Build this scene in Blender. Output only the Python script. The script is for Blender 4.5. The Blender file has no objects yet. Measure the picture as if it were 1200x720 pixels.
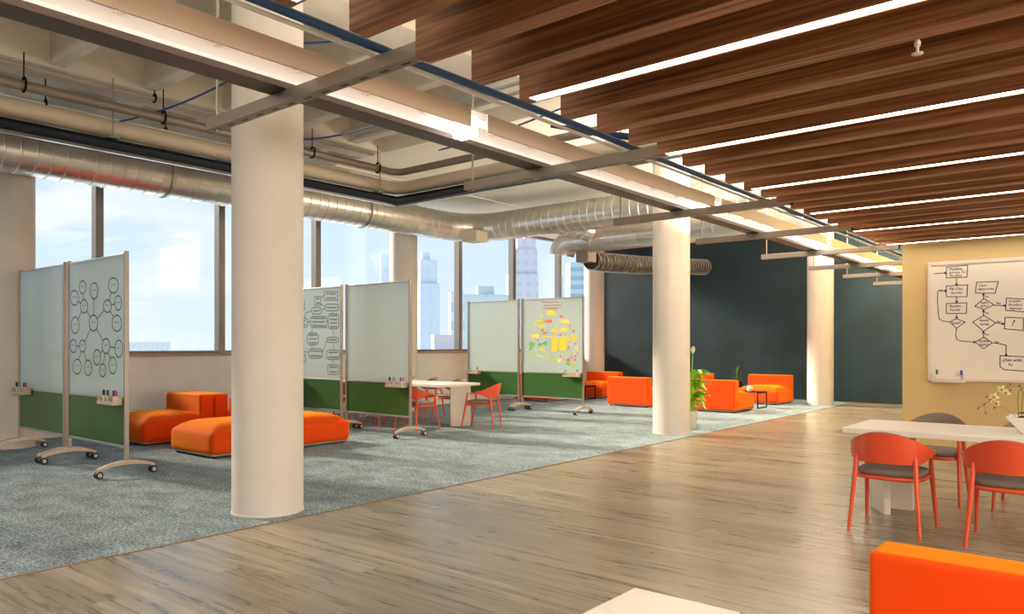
import bpy, math, random
from math import sin, cos, pi, radians, sqrt
from mathutils import Vector, Matrix, noise
random.seed(7)
C = bpy.context.scene
COL = C.collection

# ------------------------------------------------------------------ camera
H = 1.3
FPX = 881.0
YAW = math.atan((1325 - 600) / FPX)
cam = bpy.data.cameras.new('camera')
cam.sensor_width = 36.0
cam.lens = FPX / 1200 * 36
cam.shift_y = 45 / 1200
cam.clip_start = 0.05
cam.clip_end = 6000
camo = bpy.data.objects.new('camera', cam)
COL.objects.link(camo)
camo.location = (0, 0, H)
camo.rotation_euler = (pi / 2, 0, YAW)
C.camera = camo

# ------------------------------------------------------------------ view
C.view_settings.view_transform = 'Standard'
C.view_settings.look = 'None'
C.view_settings.gamma = 1
C.view_settings.use_curve_mapping = False
C.view_settings.exposure = 0.42
try:
    C.cycles.use_denoising = True
    C.cycles.denoiser = 'OPENIMAGEDENOISE'
    C.cycles.max_bounces = 9
    C.cycles.diffuse_bounces = 5
    C.cycles.glossy_bounces = 4
    C.cycles.transparent_max_bounces = 12
    C.cycles.caustics_reflective = False
    C.cycles.caustics_refractive = False
    C.cycles.sample_clamp_indirect = 6
    C.cycles.use_light_tree = True
except Exception:
    pass


# ------------------------------------------------------------------ world
def world():
    w = bpy.data.worlds.new('sky')
    C.world = w
    w.use_nodes = True
    nt = w.node_tree
    nt.nodes.clear()
    N = nt.nodes.new
    L = nt.links.new
    out = N('ShaderNodeOutputWorld')
    bg = N('ShaderNodeBackground')
    tc = N('ShaderNodeTexCoord')
    sep = N('ShaderNodeSeparateXYZ')
    L(tc.outputs['Generated'], sep.inputs[0])
    ramp = N('ShaderNodeValToRGB')
    e = ramp.color_ramp.elements
    e[0].position = 0.0
    e[0].color = (0.74, 0.82, 0.90, 1)
    e[1].position = 1.0
    e[1].color = (0.30, 0.52, 0.85, 1)
    m = ramp.color_ramp.elements.new(0.12)
    m.color = (0.66, 0.78, 0.89, 1)
    m = ramp.color_ramp.elements.new(0.30)
    m.color = (0.54, 0.70, 0.86, 1)
    L(sep.outputs['Z'], ramp.inputs[0])
    mp = N('ShaderNodeMapping')
    mp.inputs['Scale'].default_value = (1, 1, 2.4)
    mp.inputs['Location'].default_value = (0.35, 0.2, 0.1)
    L(tc.outputs['Generated'], mp.inputs[0])
    nz = N('ShaderNodeTexNoise')
    nz.inputs['Scale'].default_value = 5.0
    nz.inputs['Detail'].default_value = 6
    L(mp.outputs[0], nz.inputs['Vector'])
    r2 = N('ShaderNodeValToRGB')
    r2.color_ramp.elements[0].position = 0.46
    r2.color_ramp.elements[1].position = 0.56
    L(nz.outputs['Fac'], r2.inputs[0])
    # more cloud towards the left-hand (low y) part of the sky
    mr = N('ShaderNodeMapRange')
    mr.inputs['From Min'].default_value = 0.62
    mr.inputs['From Max'].default_value = 0.34
    L(sep.outputs['Y'], mr.inputs['Value'])
    mu = N('ShaderNodeMath')
    mu.operation = 'MULTIPLY'
    L(r2.outputs[0], mu.inputs[0])
    L(mr.outputs[0], mu.inputs[1])
    mix = N('ShaderNodeMixRGB')
    mix.inputs[2].default_value = (0.86, 0.86, 0.90, 1)
    L(mu.outputs[0], mix.inputs[0])
    L(ramp.outputs[0], mix.inputs[1])
    L(mix.outputs[0], bg.inputs[0])
    bg.inputs['Strength'].default_value = 0.92
    L(bg.outputs[0], out.inputs[0])


world()


def light(name, kind, loc, rot, energy, color=(1, 1, 1), size=1.0, size_y=None, spread=None):
    d = bpy.data.lights.new(name, kind)
    d.energy = energy
    d.color = color
    if kind == 'AREA':
        d.shape = 'RECTANGLE'
        d.size = size
        d.size_y = size_y or size
        if spread:
            d.spread = spread
    o = bpy.data.objects.new(name, d)
    COL.objects.link(o)
    o.location = loc
    o.rotation_euler = rot
    return o


# daylight portals in the window wall
def portal(y0, y1, z0, z1):
    o = light('window_portal', 'AREA', (-11.95, (y0 + y1) / 2, (z0 + z1) / 2), (0, -pi / 2, 0), 1, size=z1 - z0, size_y=y1 - y0)
    o.data.cycles.is_portal = True


portal(-5.6, 18.0, 1.2, 4.1)

sun = light('sun', 'SUN', (-30, -10, 20), (0, 0, 0), 10.5, (1.0, 0.80, 0.58))
sun.data.angle = radians(9)
sd = Vector((0.92, 0.20, -0.44)).normalized()
sun.rotation_euler = sd.to_track_quat('-Z', 'Y').to_euler()

# unseen fill lights added out of view to brighten the room
light('hall_fill', 'AREA', (1.2, 0.3, 2.45), (radians(8), 0, 0), 110, (1.0, 0.86, 0.72), 4.5, 1.2)
light('side_fill', 'AREA', (4.9, 3.0, 1.7), (0, pi / 2, 0), 340, (1.0, 0.88, 0.74), 2.0, 9.0)  # added warm fill, the wall behind it has no window
light('hall_fill', 'AREA', (-6.5, -2.5, 3.9), (radians(22), 0, radians(0)), 110, (1.0, 0.88, 0.76), 6, 1.4)


# ------------------------------------------------------------------ geometry helpers
class MB:
    def __init__(self):
        self.v = []
        self.f = []
        self.mi = []

    def add(self, vs, fs, mi=0):
        o = len(self.v)
        self.v += [tuple(p) for p in vs]
        self.f += [tuple(i + o for i in f) for f in fs]
        self.mi += [mi] * len(fs)

    def box(self, x0, x1, y0, y1, z0, z1, mi=0, M=None):
        vs = [Vector(p) for p in ((x0, y0, z0), (x1, y0, z0), (x1, y1, z0), (x0, y1, z0), (x0, y0, z1), (x1, y0, z1), (x1, y1, z1), (x0, y1, z1))]
        if M is not None:
            vs = [M @ p for p in vs]
        self.add(vs, [(0, 3, 2, 1), (4, 5, 6, 7), (0, 1, 5, 4), (1, 2, 6, 5), (2, 3, 7, 6), (3, 0, 4, 7)], mi)
        return self

    def tube(self, pts, r, seg=10, mi=0, caps=True, sq=None):
        """sweep a circle (radius r or list) along points; sq=(a,b) scales the section's axes"""
        pts = [Vector(p) for p in pts]
        n = len(pts)
        rs = r if isinstance(r, (list, tuple)) else [r] * n
        tang = []
        for i in range(n):
            a = pts[max(0, i - 1)]
            b = pts[min(n - 1, i + 1)]
            t = (b - a)
            tang.append(t.normalized() if t.length > 1e-9 else Vector((0, 0, 1)))
        up = Vector((0, 0, 1)) if abs(tang[0].z) < 0.9 else Vector((1, 0, 0))
        u = tang[0].cross(up).normalized()
        vs = []
        for i in range(n):
            u = (u - tang[i] * u.dot(tang[i]))
            u = u.normalized() if u.length > 1e-6 else tang[i].orthogonal().normalized()
            w = tang[i].cross(u)
            for k in range(seg):
                a = 2 * pi * k / seg
                ca, sa = cos(a), sin(a)
                if sq:
                    ca *= sq[0]
                    sa *= sq[1]
                vs.append(pts[i] + (u * ca + w * sa) * rs[i])
        fs = []
        for i in range(n - 1):
            for k in range(seg):
                k2 = (k + 1) % seg
                fs.append((i * seg + k, i * seg + k2, (i + 1) * seg + k2, (i + 1) * seg + k))
        if caps:
            fs.append(tuple(range(seg))[::-1])
            fs.append(tuple((n - 1) * seg + k for k in range(seg)))
        self.add(vs, fs, mi)
        return self

    def lathe(self, prof, c=(0, 0, 0), seg=24, mi=0, axis='Z', caps=True):
        vs = []
        for (r, z) in prof:
            for k in range(seg):
                a = 2 * pi * k / seg
                if axis == 'Z':
                    p = (c[0] + r * cos(a), c[1] + r * sin(a), c[2] + z)
                elif axis == 'Y':
                    p = (c[0] + r * cos(a), c[1] + z, c[2] - r * sin(a))
                else:
                    p = (c[0] + z, c[1] + r * cos(a), c[2] + r * sin(a))
                vs.append(p)
        fs = []
        n = len(prof)
        for i in range(n - 1):
            for k in range(seg):
                k2 = (k + 1) % seg
                fs.append((i * seg + k, i * seg + k2, (i + 1) * seg + k2, (i + 1) * seg + k))
        if caps:
            fs.append(tuple(range(seg))[::-1])
            fs.append(tuple((n - 1) * seg + k for k in range(seg)))
        self.add(vs, fs, mi)
        return self

    def grid(self, P, closed_u=False, mi=0):
        nu, nv = len(P), len(P[0])
        vs = [p for row in P for p in row]
        fs = []
        for i in range(nu - 1 + (1 if closed_u else 0)):
            i2 = (i + 1) % nu
            for j in range(nv - 1):
                fs.append((i * nv + j, i * nv + j + 1, i2 * nv + j + 1, i2 * nv + j))
        self.add(vs, fs, mi)
        return self

    def build(self, name, mats, parent=None, smooth=None, bevel=0, bseg=2, loc=None):
        me = bpy.data.meshes.new(name)
        me.from_pydata(self.v, [], self.f)
        if not isinstance(mats, (list, tuple)):
            mats = [mats]
        for m in mats:
            me.materials.append(m)
        for p, i in zip(me.polygons, self.mi):
            p.material_index = i
        me.update()
        if smooth is not None:
            me.shade_smooth()
            me.set_sharp_from_angle(angle=radians(smooth))
        o = bpy.data.objects.new(name, me)
        COL.objects.link(o)
        if parent is not None:
            o.parent = parent
        if loc is not None:
            o.location = loc
        if bevel:
            b = o.modifiers.new('bevel', 'BEVEL')
            b.width = bevel
            b.segments = bseg
            b.limit_method = 'ANGLE'
            b.angle_limit = radians(40)
        return o


def tag(o, label=None, cat=None, group=None, kind=None):
    if label:
        o['label'] = label
    if cat:
        o['category'] = cat
    if group:
        o['group'] = group
    if kind:
        o['kind'] = kind
    return o


def thing(name, loc, label, cat, rz=0, group=None):
    o = bpy.data.objects.new(name, None)
    COL.objects.link(o)
    o.empty_display_size = 0.1
    o.location = loc
    o.rotation_euler = (0, 0, rz)
    return tag(o, label, cat, group)


def kids(o):
    return [c for c in COL.objects if c.parent == o]


def copy_tree(o, parent=None):
    c = o.copy()
    COL.objects.link(c)
    if parent is not None:
        c.parent = parent
    for ch in kids(o):
        copy_tree(ch, c)
    return c


def ray(x):
    s = (x - 600) / FPX
    return (-sin(YAW) + cos(YAW) * s, cos(YAW) + sin(YAW) * s)


def on_plane(x, y, Y0):
    """point of the vertical plane Y=Y0 seen at photo pixel x,y -> (X, Z)"""
    dx, dy = ray(x)
    t = Y0 / dy
    return dx * t, H + (405 - y) / FPX * t


def arc(c, r, a0, a1, n, plane='XY'):
    pts = []
    for i in range(n + 1):
        a = radians(a0 + (a1 - a0) * i / n)
        if plane == 'XY':
            pts.append((c[0] + r * cos(a), c[1] + r * sin(a), c[2]))
        else:
            pts.append((c[0] + r * cos(a), c[1], c[2] + r * sin(a)))
    return pts


# ------------------------------------------------------------------ materials
def mat(name, color=(0.8, 0.8, 0.8), rough=0.5, metal=0.0, spec=0.5, coat=0.0, sheen=0.0, nscale=None, namt=0.0, bump=0.0, bscale=None, nmap=None):
    m = bpy.data.materials.new(name)
    m.use_nodes = True
    nt = m.node_tree
    b = nt.nodes['Principled BSDF']
    b.inputs['Base Color'].default_value = (*color, 1)
    b.inputs['Roughness'].default_value = rough
    b.inputs['Metallic'].default_value = metal
    b.inputs['Specular IOR Level'].default_value = spec
    b.inputs['Coat Weight'].default_value = coat
    if sheen:
        b.inputs['Sheen Weight'].default_value = sheen
        b.inputs['Sheen Tint'].default_value = (1.0, 0.42, 0.0, 1)
        b.inputs['Sheen Roughness'].default_value = 0.45
    N = nt.nodes.new
    L = nt.links.new
    tc = N('ShaderNodeTexCoord')
    mp = N('ShaderNodeMapping')
    L(tc.outputs['Object'], mp.inputs[0])
    if nmap:
        mp.inputs['Scale'].default_value = nmap
    if nscale:
        nz = N('ShaderNodeTexNoise')
        nz.inputs['Scale'].default_value = nscale
        nz.inputs['Detail'].default_value = 4
        L(mp.outputs[0], nz.inputs['Vector'])
        rp = N('ShaderNodeMapRange')
        rp.inputs['From Min'].default_value = 0.3
        rp.inputs['From Max'].default_value = 0.7
        rp.inputs['To Min'].default_value = 1 - namt
        rp.inputs['To Max'].default_value = 1 + namt
        L(nz.outputs['Fac'], rp.inputs['Value'])
        mx = N('ShaderNodeVectorMath')
        mx.operation = 'SCALE'
        mx.inputs[0].default_value = color
        L(rp.outputs[0], mx.inputs['Scale'])
        L(mx.outputs[0], b.inputs['Base Color'])
    if bump:
        n2 = N('ShaderNodeTexNoise')
        n2.inputs['Scale'].default_value = bscale or 60
        n2.inputs['Detail'].default_value = 3
        L(mp.outputs[0], n2.inputs['Vector'])
        bp = N('ShaderNodeBump')
        bp.inputs['Strength'].default_value = bump
        bp.inputs['Distance'].default_value = 0.01
        L(n2.outputs['Fac'], bp.inputs['Height'])
        L(bp.outputs[0], b.inputs['Normal'])
    return m


def emis(name, color, strength):
    m = bpy.data.materials.new(name)
    m.use_nodes = True
    b = m.node_tree.nodes['Principled BSDF']
    b.inputs['Base Color'].default_value = (0.9, 0.9, 0.9, 1)
    b.inputs['Emission Color'].default_value = (*color, 1)
    b.inputs['Emission Strength'].default_value = strength
    return m


def wood_planks():
    m = bpy.data.materials.new('oak_planks')
    m.use_nodes = True
    nt = m.node_tree
    b = nt.nodes['Principled BSDF']
    N = nt.nodes.new
    L = nt.links.new
    tc = N('ShaderNodeTexCoord')
    br = N('ShaderNodeTexBrick')
    br.offset = 0.37
    br.inputs['Scale'].default_value = 1.0
    br.inputs['Brick Width'].default_value = 1.7
    br.inputs['Row Height'].default_value = 0.185
    br.inputs['Mortar Size'].default_value = 0.0014
    br.inputs['Mortar Smooth'].default_value = 0.3
    br.inputs['Color1'].default_value = (0.0, 0.0, 0.0, 1)
    br.inputs['Color2'].default_value = (1, 1, 1, 1)
    br.inputs['Mortar'].default_value = (0.5, 0.5, 0.5, 1)
    L(tc.outputs['Object'], br.inputs['Vector'])
    # offset the grain per plank
    ad = N('ShaderNodeVectorMath')
    ad.operation = 'MULTIPLY_ADD'
    ad.inputs[1].default_value = (7, 13, 3)
    L(br.outputs['Color'], ad.inputs[0])
    L(tc.outputs['Object'], ad.inputs[2])
    mp = N('ShaderNodeMapping')
    mp.inputs['Scale'].default_value = (0.55, 11, 1)
    L(ad.outputs[0], mp.inputs[0])
    g = N('ShaderNodeTexNoise')
    g.inputs['Scale'].default_value = 1.6
    g.inputs['Detail'].default_value = 8
    g.inputs['Roughness'].default_value = 0.66
    g.inputs['Distortion'].default_value = 0.7
    L(mp.outputs[0], g.inputs['Vector'])
    r = N('ShaderNodeValToRGB')
    e = r.color_ramp.elements
    e[0].position = 0.28
    e[0].color = (0.085, 0.065, 0.042, 1)
    e[1].position = 0.72
    e[1].color = (0.43, 0.385, 0.285, 1)
    k = e.new(0.48)
    k.color = (0.235, 0.196, 0.134, 1)
    L(g.outputs['Fac'], r.inputs[0])
    # knots
    mp2 = N('ShaderNodeMapping')
    mp2.inputs['Scale'].default_value = (2.2, 7, 1)
    L(ad.outputs[0], mp2.inputs[0])
    vo = N('ShaderNodeTexVoronoi')
    vo.inputs['Scale'].default_value = 0.75
    L(mp2.outputs[0], vo.inputs['Vector'])
    kr = N('ShaderNodeMapRange')
    kr.inputs['From Min'].default_value = 0.03
    kr.inputs['From Max'].default_value = 0.16
    kr.inputs['To Min'].default_value = 0.3
    kr.inputs['To Max'].default_value = 1
    L(vo.outputs['Distance'], kr.inputs['Value'])
    mul = N('ShaderNodeVectorMath')
    mul.operation = 'SCALE'
    L(r.outputs[0], mul.inputs[0])
    L(kr.outputs[0], mul.inputs['Scale'])
    # per plank tone
    tr = N('ShaderNodeMapRange')
    tr.inputs['To Min'].default_value = 0.80
    tr.inputs['To Max'].default_value = 1.20
    L(br.outputs['Color'], tr.inputs['Value'])
    m2 = N('ShaderNodeVectorMath')
    m2.operation = 'SCALE'
    L(mul.outputs[0], m2.inputs[0])
    L(tr.outputs[0], m2.inputs['Scale'])
    # joints: light bevel edge
    mx = N('ShaderNodeMixRGB')
    mx.inputs[2].default_value = (0.17, 0.125, 0.085, 1)
    L(br.outputs['Fac'], mx.inputs[0])
    L(m2.outputs[0], mx.inputs[1])
    L(mx.outputs[0], b.inputs['Base Color'])
    rr = N('ShaderNodeMapRange')
    rr.inputs['To Min'].default_value = 0.20
    rr.inputs['To Max'].default_value = 0.38
    L(g.outputs['Fac'], rr.inputs['Value'])
    L(rr.outputs[0], b.inputs['Roughness'])
    b.inputs['Specular IOR Level'].default_value = 0.7
    bp = N('ShaderNodeBump')
    bp.inputs['Strength'].default_value = 0.10
    bp.inputs['Distance'].default_value = 0.01
    L(g.outputs['Fac'], bp.inputs['Height'])
    L(bp.outputs[0], b.inputs['Normal'])
    return m


def walnut(name='walnut', k=1.0):
    m = bpy.data.materials.new(name)
    m.use_nodes = True
    nt = m.node_tree
    b = nt.nodes['Principled BSDF']
    N = nt.nodes.new
    L = nt.links.new
    tc = N('ShaderNodeTexCoord')
    oi = N('ShaderNodeObjectInfo')
    ad = N('ShaderNodeVectorMath')
    ad.operation = 'MULTIPLY_ADD'
    ad.inputs[1].default_value = (9, 9, 9)
    L(oi.outputs['Location'], ad.inputs[0])
    L(tc.outputs['Object'], ad.inputs[2])
    mp = N('ShaderNodeMapping')
    mp.inputs['Scale'].default_value = (0.5, 24, 24)
    L(ad.outputs[0], mp.inputs[0])
    g = N('ShaderNodeTexNoise')
    g.inputs['Scale'].default_value = 2.0
    g.inputs['Detail'].default_value = 7
    g.inputs['Roughness'].default_value = 0.6
    g.inputs['Distortion'].default_value = 0.6
    L(mp.outputs[0], g.inputs['Vector'])
    r = N('ShaderNodeValToRGB')
    e = r.color_ramp.elements
    e[0].position = 0.3
    e[0].color = (0.065 * k, 0.024 * k, 0.008 * k, 1)
    e[1].position = 0.72
    e[1].color = (0.52 * k, 0.225 * k, 0.085 * k, 1)
    q = e.new(0.5)
    q.color = (0.26 * k, 0.098 * k, 0.032 * k, 1)
    L(g.outputs['Fac'], r.inputs[0])
    L(r.outputs[0], b.inputs['Base Color'])
    b.inputs['Roughness'].default_value = 0.5
    return m


def carpet_mat():
    m = bpy.data.materials.new('carpet_pile')
    m.use_nodes = True
    nt = m.node_tree
    b = nt.nodes['Principled BSDF']
    N = nt.nodes.new
    L = nt.links.new
    tc = N('ShaderNodeTexCoord')
    mp = N('ShaderNodeMapping')
    mp.inputs['Scale'].default_value = (1.0, 1.6, 1)
    L(tc.outputs['Object'], mp.inputs[0])
    a = N('ShaderNodeTexNoise')
    a.inputs['Scale'].default_value = 38
    a.inputs['Detail'].default_value = 5
    a.inputs['Roughness'].default_value = 0.7
    L(mp.outputs[0], a.inputs['Vector'])
    c = N('ShaderNodeTexNoise')
    c.inputs['Scale'].default_value = 3.0
    c.inputs['Detail'].default_value = 6
    L(mp.outputs[0], c.inputs['Vector'])
    r = N('ShaderNodeValToRGB')
    e = r.color_ramp.elements
    e[0].position = 0.36
    e[0].color = (0.045, 0.080, 0.106, 1)
    e[1].position = 0.64
    e[1].color = (0.40, 0.49, 0.54, 1)
    L(a.outputs['Fac'], r.inputs[0])
    s = N('ShaderNodeMapRange')
    s.inputs['From Min'].default_value = 0.3
    s.inputs['From Max'].default_value = 0.7
    s.inputs['To Min'].default_value = 0.72
    s.inputs['To Max'].default_value = 1.25
    L(c.outputs['Fac'], s.inputs['Value'])
    v = N('ShaderNodeVectorMath')
    v.operation = 'SCALE'
    L(r.outputs[0], v.inputs[0])
    L(s.outputs[0], v.inputs['Scale'])
    L(v.outputs[0], b.inputs['Base Color'])
    b.inputs['Roughness'].default_value = 0.95
    b.inputs['Specular IOR Level'].default_value = 0.15
    bp = N('ShaderNodeBump')
    bp.inputs['Strength'].default_value = 0.5
    bp.inputs['Distance'].default_value = 0.01
    L(a.outputs['Fac'], bp.inputs['Height'])
    L(bp.outputs[0], b.inputs['Normal'])
    return m


def glass_mat(name, tint=(0.96, 0.99, 1.0), refl=0.06):
    m = bpy.data.materials.new(name)
    m.use_nodes = True
    nt = m.node_tree
    nt.nodes.clear()
    N = nt.nodes.new
    L = nt.links.new
    out = N('ShaderNodeOutputMaterial')
    t = N('ShaderNodeBsdfTransparent')
    t.inputs[0].default_value = (*tint, 1)
    g = N('ShaderNodeBsdfGlossy')
    g.inputs['Roughness'].default_value = 0.02
    lw = N('ShaderNodeLayerWeight')
    lw.inputs['Blend'].default_value = 0.5
    pw = N('ShaderNodeMath')
    pw.operation = 'POWER'
    pw.inputs[1].default_value = 5
    L(lw.outputs['Facing'], pw.inputs[0])
    fr = N('ShaderNodeMath')
    fr.operation = 'MULTIPLY_ADD'
    fr.inputs[1].default_value = 0.5
    fr.inputs[2].default_value = 0.03
    L(pw.outputs[0], fr.inputs[0])
    mx = N('ShaderNodeMixShader')
    L(fr.outputs[0], mx.inputs[0])
    L(t.outputs[0], mx.inputs[1])
    L(g.outputs[0], mx.inputs[2])
    L(mx.outputs[0], out.inputs[0])
    return m


def board_glass(name, col):
    """back-painted glass writing surface that lets some daylight through"""
    m = bpy.data.materials.new(name)
    m.use_nodes = True
    nt = m.node_tree
    b = nt.nodes['Principled BSDF']
    b.inputs['Base Color'].default_value = (*col, 1)
    b.inputs['Roughness'].default_value = 0.06
    b.inputs['Specular IOR Level'].default_value = 0.5
    N = nt.nodes.new
    L = nt.links.new
    t = N('ShaderNodeBsdfTranslucent')
    t.inputs[0].default_value = (*col, 1)
    mx = N('ShaderNodeMixShader')
    mx.inputs[0].default_value = 0.58
    out = nt.nodes['Material Output']
    L(b.outputs[0], mx.inputs[1])
    L(t.outputs[0], mx.inputs[2])
    L(mx.outputs[0], out.inputs[0])
    return m


def slotted(name, col, dark, axis, rough=0.45, metal=0.6):
    """steel channel whose underside has a row of oblong slots"""
    m = bpy.data.materials.new(name)
    m.use_nodes = True
    nt = m.node_tree
    b = nt.nodes['Principled BSDF']
    N = nt.nodes.new
    L = nt.links.new
    tc = N('ShaderNodeTexCoord')
    sp = N('ShaderNodeSeparateXYZ')
    L(tc.outputs['Object'], sp.inputs[0])
    al = N('ShaderNodeMath')
    al.operation = 'FRACT'
    q = N('ShaderNodeMath')
    q.operation = 'MULTIPLY'
    q.inputs[1].default_value = 7
    L(sp.outputs[axis], q.inputs[0])
    L(q.outputs[0], al.inputs[0])
    lt = N('ShaderNodeMath')
    lt.operation = 'LESS_THAN'
    lt.inputs[1].default_value = 0.42
    L(al.outputs[0], lt.inputs[0])
    # only on the lower face, in its middle third
    ge = N('ShaderNodeNewGeometry')
    s2 = N('ShaderNodeSeparateXYZ')
    L(ge.outputs['Normal'], s2.inputs[0])
    dn = N('ShaderNodeMath')
    dn.operation = 'LESS_THAN'
    dn.inputs[1].default_value = -0.5
    L(s2.outputs['Z'], dn.inputs[0])
    ab = N('ShaderNodeMath')
    ab.operation = 'ABSOLUTE'
    L(sp.outputs['Y' if axis == 'X' else 'X'], ab.inputs[0])
    md = N('ShaderNodeMath')
    md.operation = 'LESS_THAN'
    md.inputs[1].default_value = 0.009
    L(ab.outputs[0], md.inputs[0])
    a1 = N('ShaderNodeMath')
    a1.operation = 'MULTIPLY'
    a2 = N('ShaderNodeMath')
    a2.operation = 'MULTIPLY'
    L(lt.outputs[0], a1.inputs[0])
    L(dn.outputs[0], a1.inputs[1])
    L(a1.outputs[0], a2.inputs[0])
    L(md.outputs[0], a2.inputs[1])
    mx = N('ShaderNodeMixRGB')
    mx.inputs[1].default_value = (*col, 1)
    mx.inputs[2].default_value = (*dark, 1)
    L(a2.outputs[0], mx.inputs[0])
    L(mx.outputs[0], b.inputs['Base Color'])
    b.inputs['Roughness'].default_value = rough
    b.inputs['Metallic'].default_value = metal
    return m


M = {}
M['planks'] = wood_planks()
M['walnut'] = walnut()
M['carpet'] = carpet_mat()
M['white_wall'] = mat('white_plaster', (0.84, 0.83, 0.81), 0.8, nscale=3, namt=0.03)
M['yellow_wall'] = mat('ochre_paint', (0.60, 0.43, 0.19), 0.75, nscale=2, namt=0.04)
M['black_wall'] = mat('charcoal_plaster', (0.006, 0.021, 0.031), 0.5, nscale=1.2, namt=0.35, spec=0.4)
M['concrete'] = mat('deck_concrete', (0.70, 0.64, 0.54), 0.85, nscale=2.2, namt=0.10, bump=0.1, bscale=20)
M['soffit'] = mat('soffit_board', (0.92, 0.87, 0.75), 0.8, nscale=2.0, namt=0.03)
M['column'] = mat('column_plaster', (0.70, 0.66, 0.61), 0.7, nscale=5, namt=0.03, bump=0.05, bscale=30)
M['mullion'] = mat('mullion_metal', (0.20, 0.195, 0.19), 0.45, metal=0.4)
M['sill'] = mat('sill_bronze', (0.40, 0.30, 0.20), 0.5)
M['glass'] = glass_mat('window_glass')
M['gap_dark'] = mat('gap_dark_board', (0.02, 0.015, 0.012), 0.9)  # dark colour chosen to give the baffle gaps their shade
M['led'] = emis('led_strip', (1.0, 0.90, 0.76), 12.0)
M['tube'] = emis('fluorescent_tube', (1.0, 0.93, 0.88), 3.2)
M['bulb'] = emis('lamp_end', (1.0, 0.96, 0.92), 5.0)
M['trough'] = mat('trough_enamel', (0.80, 0.74, 0.70), 0.4)
M['fascia'] = mat('fascia_cream', (0.76, 0.60, 0.44), 0.55)
M['strut'] = slotted('galvanised_strut', (0.26, 0.225, 0.19), (0.02, 0.02, 0.02), 'X')
M['strut_dark'] = slotted('dark_channel', (0.085, 0.058, 0.045), (0.01, 0.01, 0.01), 'Y', metal=0.3)
M['rod'] = mat('rod_steel', (0.35, 0.32, 0.28), 0.4, metal=0.7)
M['duct'] = mat('galvanised_duct', (0.72, 0.69, 0.64), 0.30, metal=0.92, nscale=6, namt=0.10)
M['duct_dark'] = mat('flex_duct', (0.035, 0.028, 0.024), 0.6, metal=0.0)
M['ring'] = mat('duct_ring', (0.75, 0.72, 0.66), 0.3, metal=0.8)
M['pipe_brown'] = mat('iron_pipe', (0.30, 0.245, 0.20), 0.45, metal=0.35)
M['pipe_cream'] = mat('insulated_pipe', (0.72, 0.62, 0.47), 0.6)
M['black_metal'] = mat('black_metal', (0.010, 0.010, 0.010), 0.8, spec=0.1)
M['green_flange'] = mat('green_flange', (0.16, 0.30, 0.17), 0.5)
M['blue'] = mat('blue_cable', (0.022, 0.075, 0.20), 0.45)
M['blue2'] = mat('blue_hose', (0.02, 0.08, 0.28), 0.4)
M['white_paint'] = mat('white_rail', (0.75, 0.72, 0.66), 0.5)
M['orange_fabric'] = mat('orange_fabric', (0.72, 0.058, 0.001), 0.85, sheen=0.9, spec=0.2, bump=0.15, bscale=400)
M['orange_paint'] = mat('orange_lacquer', (0.74, 0.085, 0.025), 0.32)
M['seat_grey'] = mat('taupe_cushion', (0.20, 0.165, 0.135), 0.9, spec=0.2, bump=0.1, bscale=300)
M['plinth'] = mat('plinth_metal', (0.45, 0.42, 0.40), 0.4, metal=0.5)
M['post'] = mat('champagne_post', (0.40, 0.36, 0.32), 0.35, metal=0.75)
M['steel'] = mat('brushed_steel', (0.55, 0.56, 0.56), 0.3, metal=0.8)
M['foot'] = mat('beige_foot', (0.62, 0.50, 0.38), 0.4, metal=0.3)
M['rubber'] = mat('black_rubber', (0.012, 0.012, 0.012), 0.5)
M['hub'] = mat('caster_hub', (0.60, 0.56, 0.50), 0.4)
M['board_white'] = board_glass('white_writing_glass', (0.80, 0.91, 0.92))
M['board_green'] = mat('green_felt_panel', (0.040, 0.130, 0.026), 0.3, spec=0.4, nscale=2, namt=0.08)
M['table_white'] = mat('white_laminate', (0.84, 0.78, 0.68), 0.3)
M['marker_body'] = mat('marker_body', (0.8, 0.75, 0.68), 0.4)
for nm, c in (('black', (0.01, 0.01, 0.01)), ('green', (0.01, 0.10, 0.04)), ('blue', (0.02, 0.04, 0.45)), ('red', (0.6, 0.03, 0.03)), ('grey', (0.2, 0.3, 0.3))):
    M['cap_' + nm] = mat('cap_' + nm, c, 0.4)
M['ink'] = mat('violet_ink', (0.035, 0.022, 0.13), 0.6)
M['ink_grey'] = mat('grey_ink', (0.10, 0.12, 0.12), 0.6)
M['ink_blue'] = mat('blue_ink', (0.06, 0.13, 0.22), 0.6)
M['ink_red'] = mat('red_ink', (0.80, 0.16, 0.06), 0.6)
M['ink_yellow'] = mat('yellow_ink', (0.90, 0.72, 0.02), 0.6)
M['ink_pale'] = mat('pale_yellow_ink', (0.86, 0.80, 0.12), 0.6)
M['ink_green'] = mat('green_ink', (0.14, 0.55, 0.10), 0.6)
M['ink_lime'] = mat('lime_ink', (0.45, 0.72, 0.22), 0.6)
M['wall_board'] = mat('whiteboard_enamel', (0.82, 0.76, 0.62), 0.2)
M['board_frame'] = mat('board_frame', (0.74, 0.64, 0.56), 0.4)
M['leaf'] = mat('leaf_green', (0.30, 0.62, 0.03), 0.4, nscale=10, namt=0.3)
M['leaf_dark'] = mat('leaf_dark', (0.02, 0.07, 0.03), 0.35)
M['stem'] = mat('plant_stem', (0.22, 0.22, 0.05), 0.5)
M['petal'] = mat('cream_petal', (0.85, 0.80, 0.66), 0.5)
M['petal_y'] = mat('yellow_petal', (0.72, 0.64, 0.25), 0.5)
M['bud'] = mat('orchid_bud', (0.22, 0.12, 0.06), 0.5)
M['soil'] = mat('potting_bark', (0.05, 0.03, 0.02), 0.9)
M['ceramic'] = mat('white_ceramic', (0.78, 0.74, 0.66), 0.35)
M['sprinkler'] = mat('sprinkler_white', (0.75, 0.68, 0.58), 0.4)


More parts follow.
